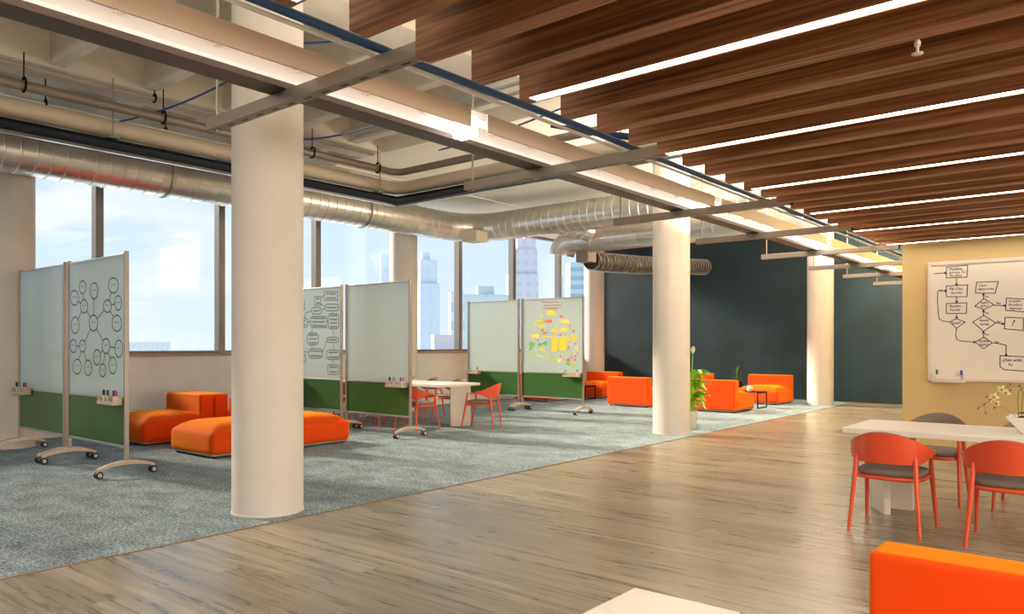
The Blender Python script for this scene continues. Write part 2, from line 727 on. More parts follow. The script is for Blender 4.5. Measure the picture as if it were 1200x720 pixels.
# ------------------------------------------------------------------ the room
def struct(name, mb, m, parent=None, **k):
    o = mb.build(name, m, parent, **k)
    if parent is None:
        o['kind'] = 'structure'
    return o


XW = -11.7       # inner face of the window wall
YB = 18.2        # black wall
YY = 10.2        # ochre wall
XY = -2.17       # its free corner
XE = -4.83       # carpet edge
DECK = 4.6
RIB = 4.15

struct('floor', MB().box(XE, 5.0, -6, YB, -0.2, 0.0), M['planks'])
cp = struct('carpet', MB().box(XW, XE - 0.012, -6, YB, -0.2, 0.004), M['carpet'])
struct('trim_1', MB().box(XE - 0.012, XE, -6, YB, -0.1, 0.006), mat('brass_edging', (0.25, 0.17, 0.11), 0.4, metal=0.4))
struct('wall_back', MB().box(XW - 0.3, XY, YB, YB + 0.25, -0.2, DECK), M['black_wall'])
struct('wall_right', MB().box(XY, 5.0, YY, YB + 0.25, -0.2, DECK), M['yellow_wall'])
struct('wall_far_right', MB().box(5.0, 5.25, -6.25, YB, -0.2, DECK), M['white_wall'])
struct('wall_rear', MB().box(XW - 0.3, 5.0, -6.25, -6, -0.2, DECK), M['white_wall'])
struct('wall_left', MB().box(XW - 0.3, XW, -6, YB, -0.2, 1.13), M['white_wall'])
struct('wall_left_header', MB().box(XW - 0.3, XW, -6, YB, 4.1, DECK), M['white_wall'])
struct('trim_2', MB().box(XW - 0.3, XW + 0.05, -6, YB, 1.13, 1.165), M['sill'], bevel=0.006)
struct('ceiling', MB().box(XW - 0.3, 5.25, -6.25, YB + 0.25, DECK, DECK + 0.3), M['concrete'])
# concrete ribs and girders under the deck
rb = MB()
for i in range(-9, 5):
    y = 2.97 + 0.945 * i
    rb.box(XW, 5.0, y - 0.07, y + 0.07, RIB, DECK + 0.01)
rb.box(-8.95, -8.45, -6, 7.3, RIB - 0.03, DECK + 0.01)
rb.box(-5.5, -4.96, -6, 7.3, RIB - 0.03, DECK + 0.01)
struct('ceiling_ribs', rb, M['concrete'])
sf = MB().box(XW, 5.0, 7.3, YB, 4.12, DECK + 0.02)
for x in (-9.6, -7.4, -4.2):
    sf.box(x - 0.02, x + 0.02, 7.3, YB, 4.105, 4.125)
struct('ceiling_soffit', sf, M['soffit'])
struct('ceiling_gap_blocker', MB().box(-2.2, 5.0, -6, YY, 2.80, 2.84), M['gap_dark'])  # dark board added above the baffles to block light between them

# window bays: frame and pane
ym = [0.83 + 1.93 * k for k in range(-3, 9)]
edges = [-6.0] + ym + [YB]
for i in range(len(edges) - 1):
    a, b = edges[i], edges[i + 1]
    fr = MB()
    fr.box(XW - 0.17, XW - 0.02, a, a + 0.055, 1.165, 4.1)
    fr.box(XW - 0.17, XW - 0.02, b - 0.055, b, 1.165, 4.1)
    fr.box(XW - 0.15, XW - 0.03, a + 0.055, b - 0.055, 1.165, 1.215)
    fr.box(XW - 0.15, XW - 0.03, a + 0.055, b - 0.055, 4.04, 4.1)
    w = struct('window_%d' % (i + 1), fr, M['mullion'])
    MB().box(XW - 0.10, XW - 0.092, a + 0.05, b - 0.05, 1.21, 4.05).build('pane', M['glass'], w)

# ------------------------------------------------------------------ columns
colspec = [(-5.23, 3.34, 'thick round beige concrete column nearest the camera, its foot at the carpet edge'),
           (-5.23, 10.05, 'round white column in the middle of the room with a leafy plant behind its foot'),
           (-5.20, 16.85, 'round pale column standing close to the black wall, right of the armless sofas'),
           (-11.03, 3.34, 'round column by the window at the left edge, behind the leftmost mobile whiteboard'),
           (-11.03, 10.05, 'round column by the window behind the oval meeting group with the white table'),
           (-11.03, 16.85, 'round column in the window corner beside the black wall')]
for (x, y, lab) in colspec:
    top = 4.12 if y > 7.3 else RIB - 0.03
    c = MB().lathe([(0.275, 0.0), (0.275, 0.012), (0.269, 0.014), (0.269, top)], seg=48).build('column', M['column'], None, smooth=40, loc=(x, y, 0.004))
    tag(c, lab, 'column', 'round structural columns')

# ------------------------------------------------------------------ walnut baffles
words = ['nearest', 'second', 'third', 'fourth', 'fifth', 'sixth', 'seventh']
bm_cache = {}
for k in range(-4, 21):
    y = 2.90 + 0.35 * k
    lit = (k % 4 == 0)
    key = lit
    if key not in bm_cache:
        mb = MB().box(0, 7.33, 0, 0.09, 0, 0.26)
        if lit:
            mb = MB()
            mb.box(0, 7.33, 0, 0.012, 0, 0.26)
            mb.box(0, 7.33, 0.078, 0.09, 0, 0.26)
            mb.box(0, 7.33, 0.012, 0.078, 0.02, 0.26)
            mb.box(0, 0.05, 0.012, 0.078, 0, 0.02)
        bm_cache[key] = mb.build('ceiling_baffle', M['walnut'], None)
        o = bm_cache[key]
        if lit:
            s = MB().box(0.05, 7.33, 0.0125, 0.0775, 0.003, 0.0195).build('light_strip', M['led'], o)
            s['label'] = 'bright white recessed light strip'
    else:
        o = copy_tree(bm_cache[key])
    o.location = (-2.34, y, 2.52)
    n = (k + 8) // 4            # index of the lit one at or before
    names = {1: 'at the top edge of the photo', 2: 'that starts left of centre', 3: 'starting beside the middle column top'}
    order = ['hidden', 'frontmost', 'second', 'third', 'fourth', 'fifth', 'sixth', 'farthest']
    if lit:
        lab = 'walnut ceiling baffle with a glowing light strip, %s of the lit ones' % order[n]
    else:
        pos = {1: 'first', 2: 'middle', 3: 'last'}[k % 4]
        lab = 'plain walnut ceiling baffle, %s of three behind the %s lit one' % (pos, order[(k - k % 4 + 8) // 4])
    tag(o, lab, 'ceiling baffle', 'walnut ceiling baffles')

# sprinkler below the baffles
sp = thing('fire_sprinkler', (-0.66, 3.36, 2.50), 'small white sprinkler head hanging between the walnut ceiling baffles', 'sprinkler')
MB().lathe([(0.008, 0.30), (0.008, 0.02), (0.012, 0.018), (0.012, 0.0)][::-1], seg=12).build('pipe', M['sprinkler'], sp, smooth=40)
MB().lathe([(0.003, -0.035), (0.022, -0.032), (0.022, -0.028), (0.006, -0.024), (0.006, 0.0)], seg=14).build('deflector', M['sprinkler'], sp, smooth=40)

# ------------------------------------------------------------------ hanging struts
ys = [2.24, 4.39, 6.62, 8.5, 10.6, 12.66, 14.55, 16.65]
slab = ['frontmost slotted steel crossbar hanging left of the near column top',
        'second slotted steel crossbar, its right end by the looping blue cable',
        'third slotted steel crossbar, hanging just above the middle column',
        'fourth slotted steel crossbar, right end below the farther baffles',
        'fifth slotted steel crossbar, its right end reaching the ochre wall corner',
        'sixth slotted steel crossbar, low against the black wall behind the farthest column',
        'seventh steel crossbar, partly hidden by the ochre wall',
        'farthest and smallest steel crossbar beside the ochre wall corner']
first = None
for i, y in enumerate(ys):
    if first is None:
        t = thing('hanging_strut', (-3.185, y, 2.53), '', 'strut')
        MB().box(-0.90, 0.89, -0.03, 0.03, 0, 0.068).build('channel', M['strut'], t, bevel=0.004)
        for s, w in ((-1, 0), (1, 0)):
            MB().tube([(s * 0.83, 0, -0.012), (s * 0.83, 0, RIB - 2.53 - 0.03)], 0.008, 8).build('threaded_rod', M['rod'], t, smooth=40)
        MB().box(0.89, 0.902, -0.031, 0.031, -0.001, 0.069).build('end_cap', M['black_metal'], t)
        first = t
    else:
        t = copy_tree(first)
        t.location = (-3.185, y, 2.53)
    tag(t, slab[i], 'strut', 'steel crossbars carrying the light trough')

# ------------------------------------------------------------------ light trough
tr = thing('light_trough', (-3.30, 0, 2.598), 'long cream suspended light trough with glowing inner face running along the room', 'light fitting')
MB().box(-0.15, 0.0, -3, 17.6, 0.002, 0.035).build('channel', M['strut_dark'], tr, bevel=0.003)
rf = MB()
prof = [(0.0, 0.035), (-0.01, 0.055), (-0.045, 0.065), (-0.058, 0.085), (-0.06, 0.235), (0.0, 0.245), (0.16, 0.245), (0.16, 0.235), (0.0, 0.235), (-0.055, 0.225)]
P = [(-0.10, 0.035), (0.0, 0.035), (-0.004, 0.055), (-0.045, 0.062), (-0.058, 0.08), (-0.06, 0.215), (-0.05, 0.235), (-0.03, 0.24), (-0.03, 0.25), (-0.10, 0.25)]
n = len(P)
vs = [(x, -3, z) for x, z in P] + [(x, 17.6, z) for x, z in P]
fs = [(i, (i + 1) % n, (i + 1) % n + n, i + n) for i in range(n)] + [tuple(range(n))[::-1], tuple(range(n, 2 * n))]
rf.add(vs, fs)
rf.build('reflector', M['trough'], tr)
segs = [(-3.0, 0.05), (0.2, 3.37), (3.52, 6.84), (6.99, 10.3), (10.45, 13.7), (13.85, 17.5)]
for a, b in segs:
    f = MB().box(0.195, 0.207, a, b, 0.032, 0.142).build('fascia', M['fascia'], tr)
    f['label'] = 'plain cream fascia panel'
    yy = a + 0.3
    while yy < b:
        MB().box(-0.06, 0.196, yy, yy + 0.03, 0.120, 0.136).build('bracket', M['trough'], tr)
        yy += 0.45
    MB().tube([(0.10, a + 0.02, 0.115), (0.10, b + 0.10, 0.115)], 0.020, 10).build('lamp_tube', M['tube'], tr, smooth=40)
for a, b in segs[:-1]:
    MB().box(0.02, 0.16, b + 0.03, b + 0.115, -0.002, 0.13).build('lamp_holder', M['bulb'], tr, bevel=0.01)

light('trough_uplight', 'AREA', (-3.2, 4.0, 2.88), (pi, 0, 0), 200, (1.0, 0.88, 0.72), 0.12, 13.0)  # upward area lights added above the trough to brighten deck and soffit
light('trough_uplight', 'AREA', (-3.2, 13.0, 2.88), (pi, 0, 0), 1800, (1.0, 0.88, 0.72), 0.12, 8.0)


# blue cable along the trough and its pale rail
pts = [(-2.62, y, 2.645 + 0.004 * sin(y * 2)) for y in [-3 + 0.3 * i for i in range(69)]]
cb = MB().tube(pts, 0.021, 8).build('blue_cable', M['blue'], None, smooth=50)
tag(cb, 'thick dark blue cable running straight along the ends of the walnut baffles', 'cable')
pr = MB().tube([(-2.68, -3, 2.632), (-2.68, 17.5, 2.632)], 0.011, 8).build('conduit', M['white_paint'], None, smooth=50)
tag(pr, 'thin pale conduit lying beside the straight dark blue cable', 'conduit')
lp = MB().tube([(-2.90, 3.92, 2.72), (-2.82, 4.05, 2.72), (-2.72, 4.22, 2.705), (-2.60, 4.38, 2.70), (-2.47, 4.47, 2.69), (-2.40, 4.50, 2.69), (-2.36, 4.52, 2.74)], [0.010, 0.02, 0.024, 0.024, 0.022, 0.018, 0.008], 8).build('cable_loop', M['blue'], None, smooth=50)
tag(lp, 'short curled dark blue cable end at the second crossbar', 'cable')
lp = MB().tube([(-2.88, 7.95, 2.72), (-2.78, 8.1, 2.71), (-2.68, 8.3, 2.70), (-2.58, 8.5, 2.70), (-2.45, 8.58, 2.70)], [0.010, 0.02, 0.024, 0.022, 0.010], 8).build('cable_loop', M['blue'], None, smooth=50)
tag(lp, 'short dark blue cable end resting on the fourth crossbar', 'cable')


# ------------------------------------------------------------------ pipes
def straight(p0, p1, step=1.0):
    p0, p1 = Vector(p0), Vector(p1)
    n = max(1, int((p1 - p0).length / step))
    return [tuple(p0.lerp(p1, i / n)) for i in range(n + 1)]


def clevis(mb, x, y, z, r, axis):
    """ring round the pipe plus its drop rod"""
    if axis == 'Y':
        ring = [(x + (r + 0.012) * cos(a), y, z + (r + 0.02) * sin(a) + 0.01) for a in [2 * pi * i / 14 for i in range(15)]]
    else:
        ring = [(x, y + (r + 0.012) * cos(a), z + (r + 0.02) * sin(a) + 0.01) for a in [2 * pi * i / 14 for i in range(15)]]
    mb.tube(ring, 0.010, 6)
    top = 4.12
    mb.tube([(x, y, z + r), (x, y, top)], 0.007, 6)


def pipe(name, pts, r, m, label, hang=(), cat='pipe', seg=14):
    t = thing(name, (0, 0, 0), label, cat)
    MB().tube(pts, r, seg).build('pipe', m, t, smooth=50)
    for (x, y, z, ax) in hang:
        h = MB()
        clevis(h, x, y, z, r, ax)
        h.build('hanger', M['black_metal'], t, smooth=50)
    return t


pA = straight((-8.22, -5, 3.8), (-8.22, 7.2, 3.8)) + arc((-8.05, 7.2, 3.8), 0.17, 180, 90, 6) + straight((-7.9, 7.37, 3.8), (2.0, 7.37, 3.8))
pipe('iron_pipe', pA, 0.05, M['pipe_brown'], 'brown iron pipe that turns a corner under the deck above the thicker cream pipe',
     [(-8.22, 2.6, 3.8, 'Y'), (-8.22, 3.95, 3.8, 'Y'), (-8.22, 5.9, 3.8, 'Y'), (-8.22, 7.0, 3.8, 'Y')])
pB = straight((-8.32, -5, 4.02), (-8.32, 7.0, 4.02))
pipe('small_pipe', pB, 0.026, mat('painted_pipe', (0.42, 0.36, 0.30), 0.5), 'thin tan pipe running highest, just under the concrete girder', [(-8.32, 3.9, 4.02, 'Y')])
pD = straight((-8.85, -5, 3.85), (-8.85, 7.0, 3.85))
pipe('small_pipe', pD, 0.018, M['white_paint'], 'thin pale conduit between the brown pipe and the windows', [(-8.85, 3.0, 3.85, 'Y')])
pE = straight((-9.1, -5, 3.9), (-9.1, 7.0, 3.9))
pipe('small_pipe', pE, 0.03, M['steel'], 'slim bare steel pipe nearest the windows, above the big duct', [(-9.1, 4.4, 3.9, 'Y')])
for yy, lab in ((5.9, 'slim steel pipe crossing above the light trough, nearer of the pair'), (6.12, 'slim steel pipe crossing above the light trough, farther of the pair')):
    pipe('crossing_pipe', straight((-7.6, yy, 3.95), (3.0, yy, 3.95)), 0.022, M['steel'], lab, [(-4.3, yy, 3.95, 'X')])
# thick cream pipe with flanges and the dark tray under it
cpipe = thing('insulated_pipe', (0, 0, 0), 'thick cream insulated pipe with green flanges turning under the ceiling', 'pipe')
cc = straight((-8.43, -5, 3.62), (-8.43, 7.25, 3.62)) + arc((-8.13, 7.25, 3.62), 0.30, 180, 90, 8) + straight((-7.9, 7.55, 3.62), (2.5, 7.55, 3.62))
MB().tube(cc, 0.095, 18).build('pipe', M['pipe_cream'], cpipe, smooth=50)
for yy in (3.45, 7.1):
    f = MB().box(-8.57, -8.25, yy - 0.05, yy + 0.05, 3.485, 3.51).build('flange', M['green_flange'], cpipe)
    f['label'] = 'green flange plate'
    MB().tube([(-8.29, yy, 3.49), (-8.29, yy, 4.12)], 0.008, 6).build('threaded_rod', M['rod'], cpipe)
ct = thing('cable_tray', (0, 0, 0), 'black metal tray running under the thick cream pipe', 'cable tray')
MB().box(-8.60, -8.28, -5, 7.70, 3.44, 3.475).box(-8.28, 2.5, 7.42, 7.70, 3.44, 3.475).build('tray', M['black_metal'], ct)
MB().box(-8.64, -8.605, -5, 7.74, 3.41, 3.44).box(-8.64, 2.5, 7.705, 7.74, 3.41, 3.44).build('rail', M['steel'], ct)
for yy in (0.2, 2.5, 5.0):
    MB().tube([(-8.60, yy, 3.44), (-8.60, yy, 4.12)], 0.007, 6).build('hanger', M['rod'], ct)
for xx in (-6.5, -4.4):
    MB().tube([(xx, 7.72, 3.44), (xx, 7.72, 4.2)], 0.007, 6).build('hanger', M['rod'], ct)
# cream beam-like tray above it in the middle


def sag(p0, p1, s, n=14):
    out = []
    for i in range(n + 1):
        f = i / n
        q = Vector(p0).lerp(Vector(p1), f)
        q.z -= s * 4 * f * (1 - f)
        out.append(q)
    return out


cables = [((-8.65, 3.67, 3.78), (-7.5, 4.3, 4.14), 0.05, 'thin blue cable sagging from the deck to the brown pipe left of the near column'),
          ((-8.17, 5.68, 3.92), (-7.43, 6.36, 4.14), 0.04, 'thin blue cable sagging right of the near column, between pipes and deck'),
          ((-5.75, 4.03, 4.02), (-5.3, 4.5, 4.14), 0.02, 'thin blue cable sagging behind the frontmost crossbar and blue main cable'),
          ((-7.0, 7.0, 3.86), (-4.2, 6.9, 4.1), 0.06, 'thin blue cable lying along the far pipe before the trough'),
          ((-4.6, 5.2, 3.9), (-2.6, 5.05, 4.1), 0.08, 'thin blue cable sagging above the gap in the trough fascia')]
for p0, p1, s, lab in cables:
    if p0[2] < 3.5:
        p0 = (p0[0] - 1.2, p0[1] + 0.9, 4.14)
        p1 = (p1[0], p1[1] + 0.9, 4.14)
    o = MB().tube(sag(p0, p1, s), 0.011, 6).build('hanging_cable', M['blue2'], None, smooth=50)
    tag(o, lab, 'cable', 'thin blue hanging cables')


# ------------------------------------------------------------------ ducts
def duct_tube(pts_fn, length, r, step, ridge=0.007, seg=32, caps=True):
    """pts_fn(s)->point; raised seam every step metres"""
    pts, rs = [], []
    s = 0.0
    while s < length - 1e-6:
        for ds, dr in ((0, 0), (0.007, ridge), (0.016, ridge), (0.023, 0), (0.023 + (step - 0.023) * 0.5, 0)):
            if s + ds <= length:
                pts.append(pts_fn(s + ds))
                rs.append(r + dr)
        s += step
    pts.append(pts_fn(length))
    rs.append(r)
    return MB().tube(pts, rs, seg, caps=caps)


def path_fn(pts):
    P_ = [Vector(p) for p in pts]
    L_ = [0]
    for a, b in zip(P_, P_[1:]):
        L_.append(L_[-1] + (b - a).length)

    def f(s):
        for i in range(len(P_) - 1):
            if s <= L_[i + 1] or i == len(P_) - 2:
                d = L_[i + 1] - L_[i]
                return P_[i].lerp(P_[i + 1], (s - L_[i]) / d if d else 0)
    return f, L_[-1]


d1 = thing('air_duct', (0, 0, 0), 'large spiral galvanised duct running along the windows and bending across the room', 'air duct')
pf, ln = path_fn([(-10.4, -5.5, 3.65), (-10.4, 10.5, 3.65)])
duct_tube(pf, ln, 0.275, 0.17).build('duct_run', M['duct'], d1, smooth=16)
el = arc((-9.6, 10.5, 3.65), 0.8, 180, 90, 12)
pf, ln = path_fn(el)
duct_tube(pf, ln, 0.278, 0.32).build('elbow', M['duct'], d1, smooth=16)
pf, ln = path_fn([(-9.6, 11.3, 3.65), (-2.2, 11.3, 3.65)])
duct_tube(pf, ln, 0.275, 0.17).build('duct_run', M['duct'], d1, smooth=16)
for yy in (-2.0, 1.5, 5.0, 8.5):
    MB().tube([(-10.4 + 0.29 * cos(radians(a)), yy, 3.65 + 0.29 * sin(radians(a))) for a in range(0, 361, 20)], 0.010, 6).tube([(-10.4, yy, 3.93), (-10.4, yy, 4.14)], 0.008, 6).build('hanger_strap', M['rod'], d1, smooth=40)
# register box at the bend
MB().box(-9.78, -9.42, 10.40, 10.72, 3.26, 3.46).build('outlet_box', M['pipe_cream'], d1, bevel=0.01)
# branch with rings joining the crossing run
pf, ln = path_fn([(-8.3, 11.45, 3.60), (-8.1, 11.75, 3.55), (-7.9, 12.0, 3.45)])
duct_tube(pf, ln, 0.20, 0.17, ridge=0.008).build('branch', M['duct'], d1, smooth=16)

d2 = thing('air_duct', (0, 0, 0), 'shiny round duct with an open downturned elbow, in front of the black wall', 'air duct')
pf, ln = path_fn([(-8.5, 12.25, 3.36), (-2.2, 12.25, 3.36)])
duct_tube(pf, ln, 0.25, 0.5, ridge=0.003).build('duct_run', M['duct'], d2, smooth=16)
e2 = arc((-8.5, 12.25, 3.06), 0.30, 90, 172, 10, 'XZ')
MB().tube(e2, 0.25, 32, caps=False).build('elbow', M['duct'], d2, smooth=50)
MB().tube(e2[:-1], 0.236, 32, caps=True).build('elbow_mouth_dark', M['duct_dark'], d2, smooth=50)  # dark inner tube stands for the shade inside the open mouth
MB().box(-8.36, -8.08, 12.12, 12.42, 2.92, 3.16).build('collar_box', M['pipe_brown'], d2, bevel=0.01)
for xx in (-7.0, -4.6):
    MB().tube([(xx, 12.25, 3.60), (xx, 12.25, 4.13)], 0.008, 6).build('hanger_strap', M['rod'], d2)
fl = thing('flexible_duct', (0, 0, 0), 'dark ribbed flexible duct running from the shiny duct into the black wall', 'air duct')
pf, ln = path_fn([(-8.22, 12.44, 2.98), (-8.25, 12.9, 2.98), (-8.3, 14.5, 3.06), (-8.4, 16.2, 3.18), (-8.45, 18.19, 3.32)])
duct_tube(pf, ln, 0.180, 0.15, ridge=0.0).build('hose', M['duct_dark'], fl, smooth=35)
rg = MB()
s = 0.04
while s < ln - 0.03:
    a, b = pf(s), pf(s + 0.014)
    rg.tube([a, b], 0.200, 24)
    s += 0.15
rg.build('wire_rings', M['ring'], fl, smooth=35)

# ------------------------------------------------------------------ sofas
def superell(a, b, n, k, N):
    t = 2 * pi * k / N
    c, s_ = cos(t), sin(t)
    return (a * math.copysign(abs(c) ** (2 / n), c), b * math.copysign(abs(s_) ** (2 / n), s_))


def make_sofa():
    t = thing('lounge_seat', (0, 0, 0), '', 'sofa')
    W, D = 0.98, 0.98
    # domed seat cushion in front of the backrest
    y0, y1 = -D / 2, D / 2 - 0.05
    cx, cy = 0, (y0 + y1) / 2
    hw, hd = W / 2 + 0.012, (y1 - y0) / 2
    N = 72
    rings = []
    base = [superell(hw, hd, 16, k, N) for k in range(N)]
    def ring(f, z, inset=0.0):
        return [(cx + x * f - math.copysign(min(abs(x), inset), x), cy + y * f - math.copysign(min(abs(y), inset), y), z) for x, y in base]
    rings.append(ring(0.0, 0.045))
    rings.append(ring(1, 0.045, 0.02))
    rings.append(ring(1, 0.06, 0.004))
    rings.append(ring(1, 0.10))
    rings.append(ring(1, 0.25))
    rings.append(ring(1, 0.275, 0.006))
    for f in (0.965, 0.93, 0.88, 0.8, 0.7, 0.58, 0.45, 0.3, 0.15, 0.0):
        u = 1 - f
        rings.append(ring(f, 0.275 + 0.135 * (1 - (f) ** 3.6)))
    MB().grid([list(col) for col in zip(*rings)], closed_u=True).build('seat_cushion', M['orange_fabric'], t, smooth=60)
    MB().box(-W / 2, W / 2, D / 2 - 0.20, D / 2, 0.045, 0.625).build('backrest', M['orange_fabric'], t, bevel=0.022, bseg=4, smooth=60)
    MB().box(-W / 2 + 0.03, W / 2 - 0.03, -D / 2 + 0.03, D / 2 - 0.03, 0.022, 0.046).build('plinth', M['plinth'], t)
    for sx in (-1, 1):
        for sy in (-1, 1):
            MB().lathe([(0.02, 0), (0.02, 0.023)], (sx * 0.42, sy * 0.42, 0), 12).build('leg', M['black_metal'], t)
    return t


sofas = [(-10.24, 4.90, 0, 'orange lounge seat by the window wall, facing the camera, right of the bubble diagram whiteboard'),
         (-10.24, 5.89, pi, 'orange lounge seat back to back with the window-wall one, mostly hidden by the near column'),
         (-8.53, 4.90, 0, 'orange lounge seat with domed cushion, its front corner left of the near column'),
         (-8.53, 5.89, pi, 'orange lounge seat facing away, emerging right of the near column'),
         (-10.38, 15.94, 0, 'orange lounge seat in the far corner with its backrest against the window column'),
         (-8.20, 14.27, pi, 'orange lounge seat seen from behind, left of the middle column'),
         (-6.30, 14.22, pi, 'orange lounge seat seen from behind, right of the leafy plant'),
         (-8.25, 16.64, 0, 'orange lounge seat by the black wall, only its backrest showing over the seat in front'),
         (-6.36, 16.64, 0, 'orange lounge seat facing the camera before the black wall, left of the farthest column'),
         (-10.76, 14.25, pi, 'orange lounge seat behind the yellow-dotted whiteboard, seen below its green panel'),
         (-0.175, 2.35, 0, 'large orange lounge seat cropped at the bottom right corner of the photo')]
proto = make_sofa()
for i, (x, y, r, lab) in enumerate(sofas):
    o = proto if i == 0 else copy_tree(proto)
    o.location = (x, y, 0.005 if x < XE else 0.0)
    o.rotation_euler = (0, 0, r)
    tag(o, lab, 'sofa', 'orange lounge seats')


# ------------------------------------------------------------------ chairs
def make_chair():
    t = thing('armchair', (0, 0, 0), '', 'chair')
    NA = 40
    amax = radians(128)

    def edge(a):
        q = abs(a) / amax
        top = 0.562 + 0.143 * (0.5 + 0.5 * cos(min(1, q * 1.28) * pi)) ** 0.85
        k = max(0.0, (q - 0.46) / 0.54)
        k = min(1.0, max(0.0, (q - 0.36) / 0.30))
        bot = 0.488 + 0.056 * k * k * (3 - 2 * k)
        return top, bot

    def plan(a, z, off=0.0):
        rx, ry = 0.262 + off, 0.265 + off
        lean = (z - 0.49) * 0.22
        x = rx * sin(a) * (1 + lean * 0.3)
        y = 0.0 - ry * cos(a) - lean * max(0, cos(a))
        return (x, y, z)
    rows = []
    NZ = 7
    for i in range(NA + 1):
        a = -amax + 2 * amax * i / NA
        top, bot = edge(a)
        row = []
        for j in range(NZ):
            row.append(plan(a, bot + (top - bot) * j / (NZ - 1), 0.008))
        for j in range(NZ):
            row.append(plan(a, top - (top - bot) * j / (NZ - 1), -0.008))
        row.append(row[0])
        rows.append(row)
    mb = MB().grid(rows)
    k = len(rows[0])
    mb.f.append(tuple(range(k - 1)))
    mb.mi.append(0)
    mb.f.append(tuple(NA * k + j for j in range(k - 1))[::-1])
    mb.mi.append(0)
    mb.build('back_shell', M['orange_paint'], t, smooth=50)
    # upholstered inside of the back
    rows = []
    for i in range(25):
        a = radians(-72 + 144 * i / 24)
        top, bot = edge(a)
        top = top + 0.004
        bot += 0.004
        edg = sin(pi * i / 24) ** 0.4
        row = []
        for j in range(9):
            f = j / 8
            puff = 0.010 + 0.022 * edg * sin(pi * f) ** 0.5
            row.append(plan(a, bot + (top - bot) * f, -puff))
        rows.append(row)
    cu = MB().grid(rows)
    inner = [[plan(radians(-72 + 144 * i / 24), edge(radians(-72 + 144 * i / 24))[1] + 0.004 + (edge(radians(-72 + 144 * i / 24))[0] - edge(radians(-72 + 144 * i / 24))[1]) * j / 8, -0.0085) for j in range(9)] for i in range(25)]
    cu.grid(inner)
    cu.build('back_pad', M['seat_grey'], t, smooth=60)
    # seat frame and cushion
    def disc(z0, z1, rx, ry, dome, mb, cy=0.02, n=3.2):
        N = 40
        rr = []
        for f, z in ((0, z0), (0.96, z0), (1, z0 + 0.008), (1, z1 - 0.01), (0.965, z1 - 0.002), (0.85, z1 + dome * 0.4), (0.6, z1 + dome * 0.85), (0.3, z1 + dome), (0, z1 + dome)):
            rr.append([(superell(rx, ry, n, k_, N)[0] * f, cy + superell(rx, ry, n, k_, N)[1] * f, z) for k_ in range(N)])
        mb.grid([list(c_) for c_ in zip(*rr)], closed_u=True)
        return mb
    disc(0.362, 0.392, 0.225, 0.225, 0, MB()).build('seat_frame', M['orange_paint'], t, smooth=50)
    disc(0.393, 0.428, 0.218, 0.218, 0.012, MB()).build('seat_cushion', M['seat_grey'], t, smooth=50)
    for s in (-1, 1):
        # rear leg: floor to lower edge of the shell
        MB().tube([(s * 0.225, -0.262, 0), (s * 0.200, -0.232, 0.30), (s * 0.188, -0.205, 0.50), (s * 0.186, -0.200, 0.54)], [0.011, 0.015, 0.017, 0.012], 10).build('leg', M['orange_paint'], t, smooth=50)
        MB().tube([(s * 0.235, 0.255, 0), (s * 0.222, 0.205, 0.25), (s * 0.214, 0.175, 0.40), (s * 0.214, 0.168, 0.47), (s * 0.212, 0.160, 0.548)], [0.011, 0.015, 0.017, 0.015, 0.012], 10).build('leg', M['orange_paint'], t, smooth=50)
    return t


chairs = [(-1.31, 5.86, 0, 'orange armchair with back to camera at the left end of the right-hand white table', 0),
          (-0.60, 5.86, 0, 'orange armchair with back to camera cropped by the right edge of the photo', 0),
          (-1.29, 7.18, pi, 'orange armchair across the right-hand table, taupe back pad showing above the tabletop', 0),
          (-0.60, 7.20, pi, 'orange armchair behind the right-hand table, hidden behind the orchid bowl but for its legs', 0),
          (-8.45, 7.98, 0.06, 'orange armchair just right of the second whiteboard pair, at the far white table', 1),
          (-9.22, 7.98, -0.05, 'orange armchair behind the second whiteboard pair, its legs showing below the right green panel', 1),
          (-9.98, 7.98, 0.04, 'orange armchair seen only through the gap between the second pair of whiteboards', 1),
          (-7.88, 8.82, pi / 2 + 0.40, 'orange armchair at the right end of the far white table, grey inner back visible', 1),
          (-9.22, 9.52, pi, 'armchair across the far white table, rightmost grey back showing over it', 1),
          (-9.86, 9.52, pi, 'armchair across the far white table, middle grey back of the three', 1),
          (-10.48, 9.50, pi, 'armchair across the far white table, leftmost grey back, beside the whiteboard post', 1)]
proto = make_chair()
for i, (x, y, r, lab, g) in enumerate(chairs):
    o = proto if i == 0 else copy_tree(proto)
    o.location = (x, y, 0.005 if g else 0)
    o.rotation_euler = (0, 0, r)
    tag(o, lab, 'chair', 'orange armchairs around the far table' if g else 'orange armchairs at the right-hand table')

